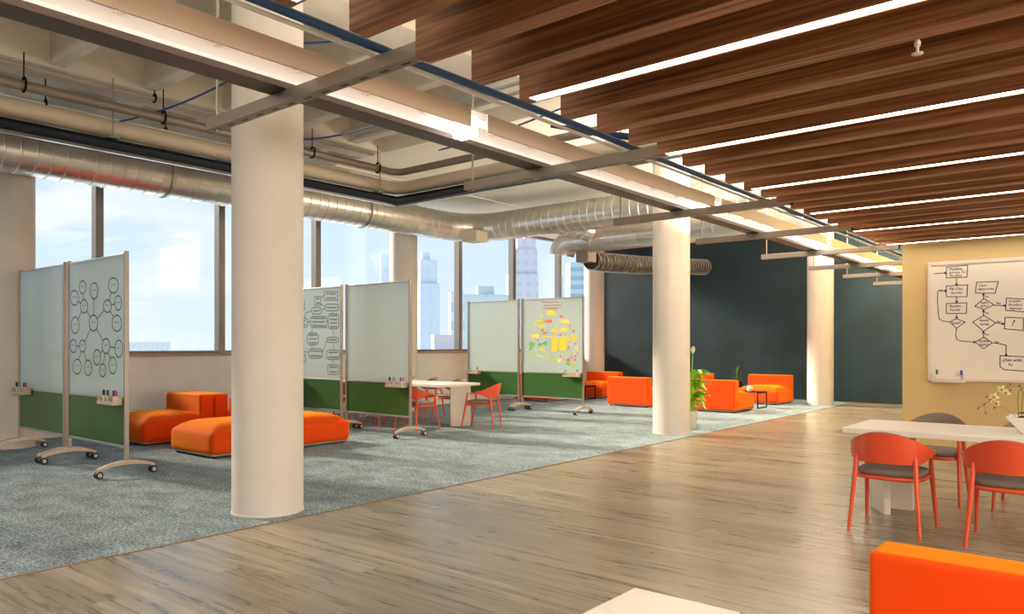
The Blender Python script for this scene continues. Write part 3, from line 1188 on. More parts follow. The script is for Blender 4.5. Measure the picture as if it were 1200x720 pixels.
# ------------------------------------------------------------------ tables
def make_table(name, x0, x1, y0, y1, z, label, base):
    t = thing(name, ((x0 + x1) / 2, (y0 + y1) / 2, base), label, 'table')
    hx, hy = (x1 - x0) / 2, (y1 - y0) / 2
    MB().box(-hx, hx, -hy, hy, z - 0.042 - base, z - base).build('tabletop', M['table_white'], t, bevel=0.004)
    zt = z - 0.042 - base
    for s in (-1, 1):
        # panel leg folded in plan like a V
        def plate(p, q, th):
            p, q = Vector((p[0], p[1], 0)), Vector((q[0], q[1], 0))
            d = (q - p).normalized()
            n_ = Vector((-d.y, d.x, 0)) * th / 2
            c4 = [p - n_, q - n_, q + n_, p + n_]
            return [(c.x, c.y, 0) for c in c4] + [(c.x, c.y, zt) for c in c4]
        lg = MB()
        F6 = [(0, 3, 2, 1), (4, 5, 6, 7), (0, 1, 5, 4), (1, 2, 6, 5), (2, 3, 7, 6), (3, 0, 4, 7)]
        e = s * hx
        lg.add(plate((e - s * 0.05, 0.27), (e - s * 0.22, 0.0), 0.05), F6)
        lg.add(plate((e - s * 0.06, 0.28), (e - s * 0.34, 0.30), 0.05), F6)
        lg.build('panel_leg', M['table_white'], t, bevel=0.003)
    return t


make_table('meeting_table', -1.66, 1.34, 5.88, 6.68, 0.69, 'long white meeting table at the right with an orchid bowl on it', 0)
make_table('meeting_table', -10.85, -8.20, 8.20, 9.15, 0.69, 'white meeting table ringed by orange armchairs behind the middle whiteboards', 0.004)


def side_table(x, y, z0, h, w, topm, label, frame=True):
    t = thing('side_table', (x, y, z0), label, 'side table')
    MB().box(-w / 2, w / 2, -w / 2, w / 2, h - 0.014, h).build('tabletop', topm, t, bevel=0.003)
    b = 0.010
    fr = MB()
    for sx in (-1, 1):
        fr.box(sx * (w / 2 - b) - b, sx * (w / 2 - b) + b, -w / 2, w / 2, 0, 2 * b)
        fr.box(sx * (w / 2 - b) - b, sx * (w / 2 - b) + b, -w / 2, w / 2, h - 0.014 - 2 * b, h - 0.014)
    fr.build('frame', M['black_metal'], t)
    for sx in (-1, 1):
        for sy in (-1, 1):
            MB().box(sx * (w / 2 - b) - b, sx * (w / 2 - b) + b, sy * (w / 2 - b) - b, sy * (w / 2 - b) + b, 2 * b, h - 0.014 - 2 * b).build('leg', M['black_metal'], t)
    return t


side_table(-10.22, 15.10, 0.004, 0.33, 0.46, M['black_metal'], 'small black side table in the far left seating corner, right of the yellow-dotted whiteboard')
side_table(-6.12, 15.28, 0.004, 0.34, 0.50, M['black_metal'], 'small black side table with a white cup between the lounge seats right of the plant')
side_table(-1.315, 2.42, 0.0, 0.33, 0.435, M['table_white'], 'low white-topped side table cropped at the bottom edge, left of the large lounge seat')
cup = MB().lathe([(0.0, 0.0), (0.045, 0.002), (0.062, 0.04), (0.055, 0.09), (0.035, 0.12), (0.028, 0.115), (0.045, 0.08), (0.0, 0.02)], seg=24, caps=False).build('cup', M['ceramic'], None, smooth=60, loc=(-6.10, 15.18, 0.345))
tag(cup, 'white rounded cup standing on the small black side table', 'cup')

# ------------------------------------------------------------------ drawings on boards
class Ink:
    """strokes laid on a vertical plane that faces -Y; coordinates given as photo pixels"""
    def __init__(self, Y0):
        self.Y = Y0
        self.mb = MB()
        self.n = 0

    def pt(self, x, y):
        X, Z = on_plane(x, y, self.Y)
        return Vector((X, self.Y, Z))

    def stroke3(self, pts, w, mi=0):
        self.n += 1
        Y = self.Y - 0.0006 - 0.00002 * (self.n % 40)
        for a, b in zip(pts, pts[1:]):
            d = Vector((b.x - a.x, 0, b.z - a.z))
            if d.length < 1e-6:
                continue
            d.normalize()
            nrm = Vector((-d.z, 0, d.x)) * w / 2
            e = d * w * 0.35
            vs = [a - e - nrm, b + e - nrm, b + e + nrm, a - e + nrm]
            self.mb.add([(v.x, Y, v.z) for v in vs], [(0, 1, 2, 3)], mi)

    def stroke(self, px, w=0.012, mi=0):
        self.stroke3([self.pt(*p) for p in px], w, mi)

    def poly(self, px, w=0.012, mi=0):
        self.stroke(list(px) + [px[0]], w, mi)

    def ring(self, cx, cy, rx, ry, w=0.012, mi=0, n=28):
        self.stroke([(cx + rx * cos(2 * pi * k / n), cy + ry * sin(2 * pi * k / n)) for k in range(n + 1)], w, mi)

    def blob(self, cx, cy, rx, ry, mi=0, n=22, rect=False):
        self.n += 1
        Y = self.Y - 0.0006 - 0.00002 * (self.n % 40)
        pts = []
        for k in range(n):
            a = 2 * pi * k / n
            j = 1 + 0.12 * sin(3 * a + self.n) + 0.06 * sin(5 * a + 2 * self.n)
            if rect:
                x, y = superell(rx, ry, 7, k, n)
            else:
                x, y = rx * j * cos(a), ry * j * sin(a)
            p = self.pt(cx + x, cy + y)
            pts.append((p.x, Y, p.z))
        self.mb.add(pts, [tuple(range(n))], mi)

    def scribble(self, x0, x1, y, amp, w=0.008, mi=0, cyc=None, slope=0.0):
        rnd = random.Random(int(x0 * 31 + y * 17))
        n = cyc or max(3, int((x1 - x0) / 1.3))
        px = []
        for k in range(n * 2 + 1):
            f = k / (n * 2)
            px.append((x0 + (x1 - x0) * f, y + (x1 - x0) * f * slope + (amp if k % 2 else -amp) * rnd.uniform(0.45, 1.2)))
        self.stroke(px, w, mi)

    def text(self, s, cx, cy, hpx, mi=0, shear=0.25, bold=0.002, squash=1.0):
        """handwritten word centred on a photo pixel, hpx tall"""
        cu = bpy.data.curves.new('word', 'FONT')
        cu.body = s
        cu.shear = shear
        cu.offset = 0.0
        cu.resolution_u = 2
        ob = bpy.data.objects.new('word', cu)
        COL.objects.link(ob)
        dg = bpy.context.evaluated_depsgraph_get()
        me = bpy.data.meshes.new_from_object(ob.evaluated_get(dg))
        vs = [v.co.copy() for v in me.vertices]
        fs = [tuple(p.vertices) for p in me.polygons]
        bpy.data.objects.remove(ob)
        bpy.data.curves.remove(cu)
        bpy.data.meshes.remove(me)
        if not vs:
            return
        mx = (min(v.x for v in vs) + max(v.x for v in vs)) / 2
        p0 = self.pt(cx, cy)
        p1 = self.pt(cx, cy + hpx)
        h = abs(p1.z - p0.z) / 0.72
        self.n += 1
        Y = self.Y - 0.0006 - 0.00002 * (self.n % 40)
        # wobble like handwriting
        out = []
        for v in vs:
            wx = (v.x - mx) * h * squash
            wz = (v.y - 0.36) * h + 0.06 * h * sin(v.x * 3.1 + cx)
            out.append((p0.x + wx, Y, p0.z + wz))
        # slight boldening by a doubled copy
        self.mb.add(out, fs, mi)
        self.mb.add([(x + bold, y - 0.00001, z + bold * 0.5) for x, y, z in out], fs, mi)

    def build(self, name, mats, parent, label):
        inv = parent.matrix_world
        loc = Vector(parent.location)
        self.mb.v = [tuple(Vector(v) - loc) for v in self.mb.v]
        o = self.mb.build(name, mats, parent)
        o['label'] = label
        return o


# ------------------------------------------------------------------ mobile whiteboards
def make_board(W, cast=None):
    t = thing('mobile_whiteboard', (0, 0, 0), '', 'whiteboard')
    g = 0.018
    MB().box(g, W - g, -0.010, 0.010, 0.772, 2.195).build('writing_panel', M['board_white'], t, bevel=0.002)
    MB().box(g, W - g, -0.012, 0.012, 0.292, 0.752).build('green_panel', M['board_green'], t, bevel=0.002)
    MB().box(g, W - g, -0.014, 0.014, 2.195, 2.215).build('top_rail', M['steel'], t, bevel=0.003)
    MB().box(g, W - g, -0.016, 0.016, 0.750, 0.774).build('middle_rail', M['steel'], t, bevel=0.003)
    MB().box(g, W - g, -0.015, 0.015, 0.268, 0.294).build('bottom_rail', M['steel'], t, bevel=0.003)
    for x in (0, W):
        MB().box(x - 0.015, x + 0.015, -0.022, 0.022, 0.105, 2.235).build('post', M['post'], t, bevel=0.005)
        f = bpy.data.objects.new('x', None)
        # arched foot
        fm = MB()
        rows = []
        n = 16
        for i in range(n + 1):
            u = -1 + 2 * i / n
            y = u * 0.275
            zc = 0.082 + 0.050 * (1 - u * u)
            th = 0.011 + 0.009 * (1 - u * u)
            w = 0.016 + 0.012 * (1 - abs(u))
            rows.append([(x - w, y, zc - th), (x + w, y, zc - th), (x + w, y, zc + th), (x - w, y, zc + th), (x - w, y, zc - th)])
        fm.grid(rows)
        fm.f.append((0, 1, 2, 3))
        fm.mi.append(0)
        k = n * 5
        fm.f.append((k + 3, k + 2, k + 1, k))
        fm.mi.append(0)
        ft = fm.build('foot', M['foot'], t, smooth=40)
        for s in (-1, 1):
            cy = s * 0.262
            cm = MB()
            for sx in (-1, 1):
                cm.lathe([(0.012, -0.011), (0.030, -0.011), (0.036, -0.006), (0.036, 0.006), (0.030, 0.011), (0.012, 0.011)], (x + sx * 0.022, cy, 0.036), 20, 0, 'X')
                cm.lathe([(0.020, -0.0125), (0.020, 0.0125)], (x + sx * 0.022, cy, 0.036), 14, 1, 'X')
            cm.box(x - 0.009, x + 0.009, cy - 0.012, cy + 0.02, 0.03, 0.078, 1)
            cm.build('caster', [M['rubber'], M['hub']], ft, smooth=35)
        bpy.data.objects.remove(f)
    return t


def add_tray(t, x0, x1):
    tm = MB()
    tm.box(x0, x1, -0.115, -0.018, 0.700, 0.712)
    tm.box(x0, x1, -0.121, -0.115, 0.700, 0.735)
    tm.box(x0, x0 + 0.006, -0.115, -0.018, 0.712, 0.775)
    tm.box(x1 - 0.006, x1, -0.115, -0.018, 0.712, 0.775)
    tm.box(x0, x1, -0.026, -0.018, 0.712, 0.775)
    tm.build('pen_tray', M['foot'], t, bevel=0.002)


def marker(x, y, z, cap, label, s=1.0):
    t = thing('marker_pen', (x, y, z), label, 'marker')
    MB().lathe([(0.011, 0), (0.011, 0.075)], seg=12).build('barrel', M['marker_body'], t, smooth=40)
    MB().lathe([(0.0125, 0.075), (0.0125, 0.125), (0.009, 0.132)], seg=12).build('cap', M['cap_' + cap], t, smooth=40)
    return t


boards = [(-10.665, -9.27, 3.34, 'L', 'blank mobile whiteboard with green lower panel, leftmost in the photo'),
          (-9.14, -7.72, 3.34, 'R', 'mobile whiteboard with a drawn bubble diagram, nearest the camera'),
          (-10.80, -9.39, 7.28, 'L', 'mobile whiteboard covered with a blue flowchart, just right of the near column'),
          (-9.27, -7.85, 7.28, 'R', 'blank mobile whiteboard with reflections, right of the blue flowchart one'),
          (-10.86, -9.49, 11.74, 'L', 'blank mobile whiteboard before the skyline windows, left of the yellow-dotted one'),
          (-9.40, -7.93, 11.74, 'R', 'mobile whiteboard covered with yellow, red and green marks')]
tray_name = ['leftmost whiteboard', 'bubble diagram whiteboard', 'blue flowchart whiteboard', 'blank middle whiteboard', 'blank far whiteboard', 'yellow-dotted whiteboard']
pens = [['black', 'grey', 'blue', 'red'], ['black', 'green', 'blue', 'red'], ['black'], ['black', 'grey', 'blue', 'red'], ['grey', 'blue'], ['grey', 'blue']]
bobj = []
for i, (x0, x1, y, side, lab) in enumerate(boards):
    W = x1 - x0
    t = make_board(W)
    t.location = (x0, y, 0.005)
    tag(t, lab, 'whiteboard', 'mobile whiteboards')
    if side == 'L':
        a, b = 0.03, 0.37
        if i == 0:
            a, b = 0.04, 0.42
    else:
        a, b = W - 0.40, W - 0.035
    add_tray(t, a, b)
    fr = {'black': 0.12, 'green': 0.36, 'grey': 0.36, 'blue': 0.76, 'red': 0.9}
    if i >= 4:
        fr = {'grey': 0.12, 'blue': 0.85}
    for c in pens[i]:
        marker(x0 + a + (b - a) * fr[c], y - 0.07, 0.005 + 0.7125, c, '%s-capped marker standing in the tray of the %s' % (c, tray_name[i]))
    bobj.append(t)

# bubble diagram
k = Ink(3.34 - 0.0105)
cir = {'A': (96.8, 336.8, 3.8, 7.6), 'B': (110.3, 341, 4.4, 9.4), 'C': (87.4, 349.3, 4.9, 8.7), 'D': (98.6, 359.3, 4.2, 7.9),
       'E': (132.9, 334.7, 5.8, 9), 'F': (126, 359, 4.6, 7.3), 'G': (138.5, 355.3, 3.9, 8.6), 'H': (88.2, 381.5, 4.6, 9.7),
       'I': (109.6, 378.8, 5, 9.3), 'J': (137, 379, 5.6, 9.4), 'K': (86, 405.8, 3.8, 7.6), 'L': (96.8, 405.8, 3.6, 7),
       'M': (124.3, 405.8, 4.6, 8.8), 'N': (139.3, 408.9, 4.6, 10), 'O': (90.6, 430, 5, 8.6), 'P': (103.3, 431.3, 4.4, 9),
       'Q': (113.8, 419, 4.2, 9), 'R': (120.4, 434.3, 3.6, 7.6), 'T': (132.2, 428.5, 4.4, 9.7)}
for c in cir.values():
    k.ring(*c, w=0.013)
    k.scribble(c[0] - c[2] * 0.55, c[0] + c[2] * 0.55, c[1] - 1, 1.0, w=0.006, mi=1)
for e in ('AD', 'CD', 'DH', 'DI', 'BI', 'IF', 'FE', 'FG', 'FJ', 'IL', 'IM', 'LK', 'LO', 'LP', 'MN', 'MQ', 'MR', 'MT'):
    a, b = cir[e[0]], cir[e[1]]
    d = Vector((b[0] - a[0], b[1] - a[1]))
    L0 = d.length
    d /= L0
    ra = 1 / sqrt((d.x / a[2]) ** 2 + (d.y / a[3]) ** 2)
    rb_ = 1 / sqrt((d.x / b[2]) ** 2 + (d.y / b[3]) ** 2)
    if L0 > ra + rb_:
        k.stroke([(a[0] + d.x * ra, a[1] + d.y * ra), (b[0] - d.x * rb_, b[1] - d.y * rb_)], w=0.012)
k.build('bubble_diagram', [M['ink_grey'], mat('faint_ink', (0.35, 0.38, 0.38), 0.6)], bobj[1], 'dark grey bubble diagram of linked circles')

# blue flowchart
k = Ink(7.28 - 0.0105)


def rrect(k, x0, x1, y0, y1, rnd=0.0, w=0.012):
    n = 5
    r = rnd
    if r <= 0:
        k.poly([(x0, y0), (x1, y0), (x1, y1), (x0, y1)], w)
        return
    rx = min(r, (x1 - x0) / 2)
    ry = min(r * 1.2, (y1 - y0) / 2)
    px = []
    for cx, cy, a0 in ((x1 - rx, y1 - ry, 0), (x0 + rx, y1 - ry, 90), (x0 + rx, y0 + ry, 180), (x1 - rx, y0 + ry, 270)):
        for i in range(n):
            a = radians(a0 + 90 * i / (n - 1))
            px.append((cx + rx * cos(a), cy + ry * sin(a)))
    k.poly(px, w)


fb = [(380, 395.5, 342, 352, 0), (368.7, 376, 348, 358, 0), (381, 397, 356.7, 364.5, 3), (365, 377, 360.5, 368.3, 3), (344, 356.7, 353, 363, 0),
      (364, 383, 371, 384, 3), (384.5, 397, 368, 385.5, 3), (345, 360.5, 373, 384, 3), (360, 373, 390.5, 404.5, 4), (383, 397, 395.5, 401.7, 3),
      (361.7, 378, 409, 420, 4), (383, 398, 410.5, 421.7, 3), (343, 358, 415.5, 425, 2), (384, 397, 428, 439, 1)]
for (x0, x1, y0, y1, r) in fb:
    rrect(k, x0, x1, y0, y1, r)
    nl = max(1, int((y1 - y0) / 4))
    for j in range(nl):
        k.scribble(x0 + 2, x1 - 2, y0 + (y1 - y0) * (j + 0.5) / nl, 0.9, w=0.010)
for ln_ in ([(376, 349), (380, 346)], [(374, 355), (381, 360)], [(377, 364), (381, 361)], [(390, 364.5), (390, 368)], [(383, 377), (385, 377)],
            [(360.5, 378), (364, 377)], [(365, 365), (358, 367), (357, 373)], [(383, 384), (366, 384), (365.5, 390)], [(366, 404), (366, 409)],
            [(390, 385.5), (391, 395)], [(391, 402), (391, 410)], [(383, 399), (379, 411), (376, 413)], [(390, 422), (390, 428)], [(361, 413), (352, 412), (350, 415)]):
    k.stroke(ln_, w=0.010)
k.build('flowchart', [M['ink_blue']], bobj[2], 'blue hand-drawn flowchart')

# yellow, red and green marks
k = Ink(11.74 - 0.0105)
S = 170 / 1200


def q(cx, cy, rx, ry, mi, rect=False):
    k.blob(530 + cx * S, 340 + cy * S, rx * S, ry * S, mi, rect=rect)


for a in [(820, 192, 40, 22, 1), (900, 220, 16, 11, 0), (738, 223, 14, 12, 2), (722, 255, 28, 12, 1), (795, 260, 36, 14, 0), (930, 260, 44, 16, 2),
          (740, 298, 32, 16, 1), (692, 285, 12, 8, 2), (850, 290, 10, 8, 2), (972, 300, 9, 9, 0), (745, 334, 9, 9, 0), (850, 335, 30, 18, 1), (925, 328, 38, 20, 2),
          (1003, 340, 9, 9, 0), (765, 357, 20, 8, 0), (683, 332, 12, 7, 2), (690, 378, 38, 17, 2), (892, 373, 9, 9, 0), (850, 372, 12, 8, 1), (940, 370, 8, 7, 4),
          (780, 388, 42, 7, 2), (1008, 390, 27, 24, 1), (710, 416, 9, 9, 0), (665, 408, 10, 8, 2), (848, 452, 27, 60, 1), (915, 445, 34, 55, 1), (955, 405, 18, 20, 1),
          (658, 455, 25, 24, 3), (727, 452, 18, 16, 3), (768, 441, 20, 18, 3), (1019, 444, 9, 9, 0), (990, 452, 9, 8, 2), (966, 470, 8, 8, 0), (645, 490, 16, 9, 3),
          (650, 520, 20, 10, 4), (740, 490, 18, 12, 2), (690, 490, 8, 7, 2), (950, 517, 20, 16, 4), (1030, 480, 12, 16, 2), (1035, 525, 7, 6, 0), (1010, 520, 9, 8, 2),
          (657, 557, 22, 12, 4), (797, 557, 16, 24, 4), (833, 578, 20, 14, 4), (857, 545, 10, 8, 2), (897, 552, 9, 9, 0), (885, 585, 18, 14, 2), (925, 572, 8, 8, 4),
          (960, 580, 16, 17, 0), (988, 555, 7, 7, 0), (1020, 547, 8, 8, 0), (1016, 580, 10, 10, 0), (985, 600, 10, 8, 2), (960, 610, 22, 12, 3), (1012, 617, 18, 14, 4),
          (995, 640, 12, 8, 4), (1000, 490, 10, 7, 2)]:
    q(*a, rect=(a[2] > 25 and a[3] > 50))
for ln_ in ([(760, 498), (780, 520)], [(700, 540), (770, 555)], [(700, 510), (700, 540)]):
    k.stroke([(530 + x * S, 340 + y * S) for x, y in ln_], 0.02, 2)
for y, x0, x1 in ((101, 740, 878), (126, 760, 905), (152, 750, 880)):
    k.scribble(530 + x0 * S, 530 + x1 * S, 340 + y * S, 0.7, 0.009, 0, cyc=14)
k.build('sticker_diagram', [M['ink_red'], M['ink_yellow'], M['ink_pale'], M['ink_green'], M['ink_lime']], bobj[5], 'yellow, red and green marks in a triangular layout with red writing above')

# ------------------------------------------------------------------ wall whiteboard
WB = YY - 0.03
x0, ztop = on_plane(1087, 308, WB)
_, zbot = on_plane(1087, 446, WB)
x1 = x0 + 3.0
t = thing('wall_whiteboard', (x0, WB, 0.9), 'large framed whiteboard with a violet flowchart fixed to the ochre wall', 'whiteboard')
zt, zb = ztop - 0.9, zbot - 0.9
MB().box(0.02, 2.98, 0.008, 0.03, zb + 0.02, zt - 0.02).build('writing_panel', M['wall_board'], t)
f = MB()
f.box(0, 0.04, -0.008, 0.03, zb, zt)
f.box(2.96, 3.0, -0.008, 0.03, zb, zt)
f.box(0.04, 2.96, -0.008, 0.03, zt - 0.04, zt)
f.box(0.04, 2.96, -0.008, 0.03, zb, zb + 0.04)
f.build('frame', M['board_frame'], t, bevel=0.005)
tx0 = on_plane(1092, 440, WB - 0.1)[0] - x0
tx1 = on_plane(1131, 440, WB - 0.1)[0] - x0
f = MB()
f.box(tx0, tx1, -0.10, -0.008, zb - 0.015, zb)
f.box(tx0, tx1, -0.106, -0.10, zb - 0.015, zb + 0.03)
f.box(tx0, tx0 + 0.02, -0.10, -0.008, zb, zb + 0.10)
f.box(tx1 - 0.02, tx1, -0.10, -0.008, zb, zb + 0.10)
f.build('pen_tray', M['board_frame'], t, bevel=0.003)
marker(x0 + tx0 + 0.045, WB - 0.055, 0.9 + zb + 0.001, 'green', 'green-capped marker in the left end of the wall whiteboard tray')
marker(x0 + tx1 - 0.045, WB - 0.055, 0.9 + zb + 0.001, 'blue', 'blue-capped marker in the right end of the wall whiteboard tray')
k = Ink(WB + 0.0075)
w = 0.009


def arrow(px):
    k.stroke(px, w)
    (ax, ay), (bx, by) = px[-2], px[-1]
    d = Vector((bx - ax, by - ay))
    d.normalize()
    nn = Vector((-d.y, d.x))
    for s in (-1, 1):
        k.stroke([(bx, by), (bx - d.x * 1.7 + nn.x * 1.1 * s, by - d.y * 1.7 + nn.y * 1.1 * s)], w * 1.2)


k.poly([(1109, 313.5), (1134, 311), (1133, 325), (1109, 326)], w)
k.text('Multiple', 1120, 315.3, 3.0)
k.text('Service To', 1121.5, 319.2, 2.8)
k.text('Product', 1120, 323, 2.8)
arrow([(1095, 321), (1109, 320)])
arrow([(1121, 326), (1121, 334.5)])
k.poly([(1109, 335.5), (1134, 334), (1133, 348), (1109, 348)], w)
k.text('Fill Out', 1120, 338.5, 3.2)
k.text('Survey', 1121, 343, 3.0)
arrow([(1121, 348), (1121, 355)])
k.poly([(1109, 356), (1133, 355), (1132.5, 367.5), (1109, 367.5)], w)
k.text('Review', 1119.5, 358.8, 3.0)
k.text('Survey', 1119, 363, 3.0)
arrow([(1121, 368), (1121, 373.5)])
k.poly([(1113, 377.5), (1120.7, 373.6), (1131, 377.7), (1121, 385)], w)
k.text('Valid?', 1121, 378.8, 2.8)
arrow([(1113, 377.5), (1105, 376.5), (1100.5, 374), (1099.5, 366), (1098.5, 352), (1099, 342), (1101, 340.6), (1109, 341.2)])
k.text('No', 1102.5, 340.5, 2.6)
arrow([(1121, 385), (1120, 392), (1121, 398), (1127, 400), (1143, 401.3)])
k.poly([(1144.5, 331), (1170, 330), (1166, 344), (1143, 343.5)], w)
k.text('User', 1152, 334.5, 3.0)
k.text('Approves', 1155, 338.6, 3.0)
arrow([(1152.5, 350), (1152.5, 344.2)])
k.text('Yes', 1156, 347.8, 2.4)
k.poly([(1142.5, 359), (1153, 350), (1165, 357.5), (1153, 363)], w)
k.text('Right', 1153.5, 354.8, 2.6)
k.text('Spec?', 1153.5, 358.5, 2.6)
arrow([(1165, 358), (1178.5, 358.4)])
k.text('No', 1170, 355.5, 2.6)
k.poly([(1179.5, 349.5), (1206, 351), (1206, 366), (1178.5, 364)], w)
k.text('Create', 1189, 352.8, 3.0)
k.text('Product', 1190, 357.2, 3.0)
k.text('Manual', 1190, 361.6, 3.0)
arrow([(1152.5, 370), (1152.5, 363.5)])
k.text('Yes', 1156, 367, 2.4)
k.poly([(1140, 377.5), (1153, 370), (1167, 378.5), (1152.5, 388.5)], w)
k.text('Need', 1153, 375.5, 2.8)
k.text('Funds', 1153.5, 380, 2.8)
arrow([(1167, 378.5), (1176.5, 379.8)])
k.text('No', 1170.5, 377, 2.4)
k.poly([(1178, 372), (1199.5, 373), (1199, 387.5), (1177, 385.7)], w)
k.text('?', 1187.5, 379, 7)
arrow([(1152.5, 395.5), (1152.5, 388.7)])
k.text('Yes', 1156, 392, 2.4)
k.poly([(1143, 401), (1153, 395.5), (1163, 402), (1152.5, 409)], w)
k.text('Quality', 1153, 399.8, 2.6)
k.text('Right?', 1153, 404, 2.6)
arrow([(1163.5, 402), (1173, 403.3), (1179, 405), (1179, 417.5)])
k.text('Yes', 1168, 401, 2.4)
k.poly([(1172, 417), (1172, 430), (1177, 433.5), (1212, 436), (1212, 419), ], w)
k.text('Quit with', 1186, 422.2, 3.6)
k.text('Te', 1184, 427.5, 3.2)
k.build('flowchart', [M['ink']], t, 'violet hand-drawn flowchart with labelled boxes and arrows')

# ------------------------------------------------------------------ plants
def leaf(mb, base, d, L_, W_, droop=0.4, mi=0, up=None, fold=0.15):
    base, d = Vector(base), Vector(d).normalized()
    side = d.cross(Vector((0, 0, 1)))
    if side.length < 1e-3:
        side = Vector((1, 0, 0))
    side.normalize()
    rows = []
    n = 8
    p = base.copy()
    dirv = d.copy()
    for i in range(n + 1):
        f = i / n
        wv = W_ * (sin(pi * min(1, f * 0.97 + 0.03)) ** 0.8) * (1 - 0.25 * f)
        nrm = side.cross(dirv).normalized()
        rows.append([p - side * wv / 2 + nrm * fold * wv, p + Vector((0, 0, 0)), p + side * wv / 2 + nrm * fold * wv])
        p = p + dirv * L_ / n
        dirv = (dirv + Vector((0, 0, -droop / n))).normalized()
    mb.grid([[tuple(v) for v in r] for r in rows], mi=mi)
    # underside, so the blade has thickness
    mb.grid([[tuple(Vector(v) - Vector((0, 0, 0.0015))) for v in r] for r in rows], mi=mi)


pl = thing('peace_lily', (-5.27, 10.72, 0.005), 'leafy peace lily in a white pot behind the foot of the middle column', 'potted plant')
MB().lathe([(0.09, 0.0), (0.10, 0.01), (0.125, 0.27), (0.13, 0.285), (0.118, 0.285), (0.11, 0.25), (0.0, 0.245)], seg=28, caps=False).build('pot', M['ceramic'], pl, smooth=50)
MB().lathe([(0.0, 0.0), (0.112, 0.0), (0.112, 0.012), (0, 0.014)], (0, 0, 0.246), seg=20, caps=False).build('soil', M['soil'], pl)
fo = MB()
stm = MB()
rnd = random.Random(3)
for i in range(66):
    a = rnd.uniform(0, 2 * pi)
    if rnd.random() < 0.55:
        a = rnd.uniform(-0.9, 0.9)
    hgt = rnd.uniform(0.05, 0.62)
    out = rnd.uniform(0.04, 0.12)
    b0 = Vector((cos(a) * 0.03, sin(a) * 0.03, 0.26))
    b1 = Vector((cos(a) * out, sin(a) * out, 0.28 + hgt))
    if hgt > 0.1 and sin(a) < -0.2:
        b1.y = max(b1.y, -0.06)
    stm.tube([b0, b0.lerp(b1, 0.5) + Vector((0, 0, 0.03)), b1], 0.004, 5)
    L_ = rnd.uniform(0.16, 0.28)
    dv = Vector((cos(a), sin(a), rnd.uniform(0.1, 1.0)))
    if sin(a) < -0.3:
        dv.y *= 0.4
    leaf(fo, b1, dv, L_, rnd.uniform(0.09, 0.13), droop=rnd.uniform(0.7, 1.6))
fo.build('foliage', M['leaf'], pl, smooth=60)
stm.build('stems', M['leaf'], pl, smooth=60)
for (x, y, z) in ((0.05, 0.02, 1.17), (0.10, 0.0, 0.74)):
    st = MB().tube([(0, 0, 0.26), (x * 0.5, y * 0.5, z * 0.6), (x, y, z)], 0.004, 6).build('flower_stalk', M['leaf'], pl)
    fl_ = MB()
    leaf(fl_, (x, y, z), (0.2, -0.3, 0.9), 0.13, 0.075, droop=0.2, fold=0.35)
    fl_.build('spathe', M['petal'], st, smooth=60)
    MB().tube([(x, y, z), (x + 0.005, y - 0.012, z + 0.07)], 0.006, 6).build('spadix', M['petal_y'], st, smooth=60)

p2 = thing('potted_plant', (-7.30, 17.35, 0.005), 'dark slender plant in a dark pot between the two lounge seats at the black wall', 'potted plant')
MB().lathe([(0.10, 0), (0.14, 0.42), (0.125, 0.42), (0.12, 0.39), (0, 0.385)], seg=24, caps=False).build('pot', M['black_metal'], p2, smooth=50)
fo = MB()
rnd = random.Random(5)
for i in range(26):
    a = rnd.uniform(0, 2 * pi)
    leaf(fo, (cos(a) * 0.04, sin(a) * 0.04, 0.39 + rnd.uniform(0, 0.25)), (cos(a) * 0.35, sin(a) * 0.35, 1), rnd.uniform(0.16, 0.24), 0.035, droop=0.5)
fo.build('foliage', mat('dim_leaf', (0.05, 0.13, 0.03), 0.5), p2, smooth=60)

# orchid bowl on the right-hand table
oz = 0.69
orc = thing('orchid_bowl', (-0.40, 6.32, oz), 'cream orchid in a flared white square bowl on the right-hand table', 'potted plant')
bw = MB()
a0, a1, hh = 0.17, 0.27, 0.115
out_ = [(-a0, -a0 * 0.6, 0), (a0, -a0 * 0.6, 0), (a0, a0 * 0.6, 0), (-a0, a0 * 0.6, 0), (-a1, -a1 * 0.6, hh), (a1, -a1 * 0.6, hh), (a1, a1 * 0.6, hh), (-a1, a1 * 0.6, hh)]
inn = [(x * 0.93, y * 0.90, z) for x, y, z in out_[4:]] + [(x * 0.93, y * 0.9, 0.075) for x, y, z in [(-a1 * .9, -a1 * .55, 0), (a1 * .9, -a1 * .55, 0), (a1 * .9, a1 * .55, 0), (-a1 * .9, a1 * .55, 0)]]
bw.add(out_ + inn, [(0, 3, 2, 1), (0, 1, 5, 4), (1, 2, 6, 5), (2, 3, 7, 6), (3, 0, 4, 7), (4, 5, 9, 8), (5, 6, 10, 9), (6, 7, 11, 10), (7, 4, 8, 11), (8, 9, 13, 12), (9, 10, 14, 13), (10, 11, 15, 14), (11, 8, 12, 15), (12, 13, 14, 15)])
bw.build('bowl', M['ceramic'], orc, bevel=0.003)
MB().box(-0.215, 0.215, -0.12, 0.12, 0.074, 0.09).build('bark', M['soil'], orc)
lf = MB()
for (dx, dy, dz, L_, bx) in ((-1, -0.1, 0.55, 0.16, -0.08), (-1, 0.2, 0.9, 0.17, -0.07), (-0.8, -0.5, 0.5, 0.15, -0.08), (-1, 0.0, 0.25, 0.13, -0.09), (0.8, 0.3, 0.7, 0.2, 0.05), (1, -0.2, 0.5, 0.2, 0.05), (0.1, 0.8, 0.9, 0.16, 0), (-0.5, 0.5, 1.0, 0.16, -0.05)):
    leaf(lf, (bx, 0, 0.085), (dx, dy, dz), L_, 0.055, droop=1.1, fold=0.25)
lf.build('foliage', M['leaf_dark'], orc, smooth=60)
# two arching flower stalks


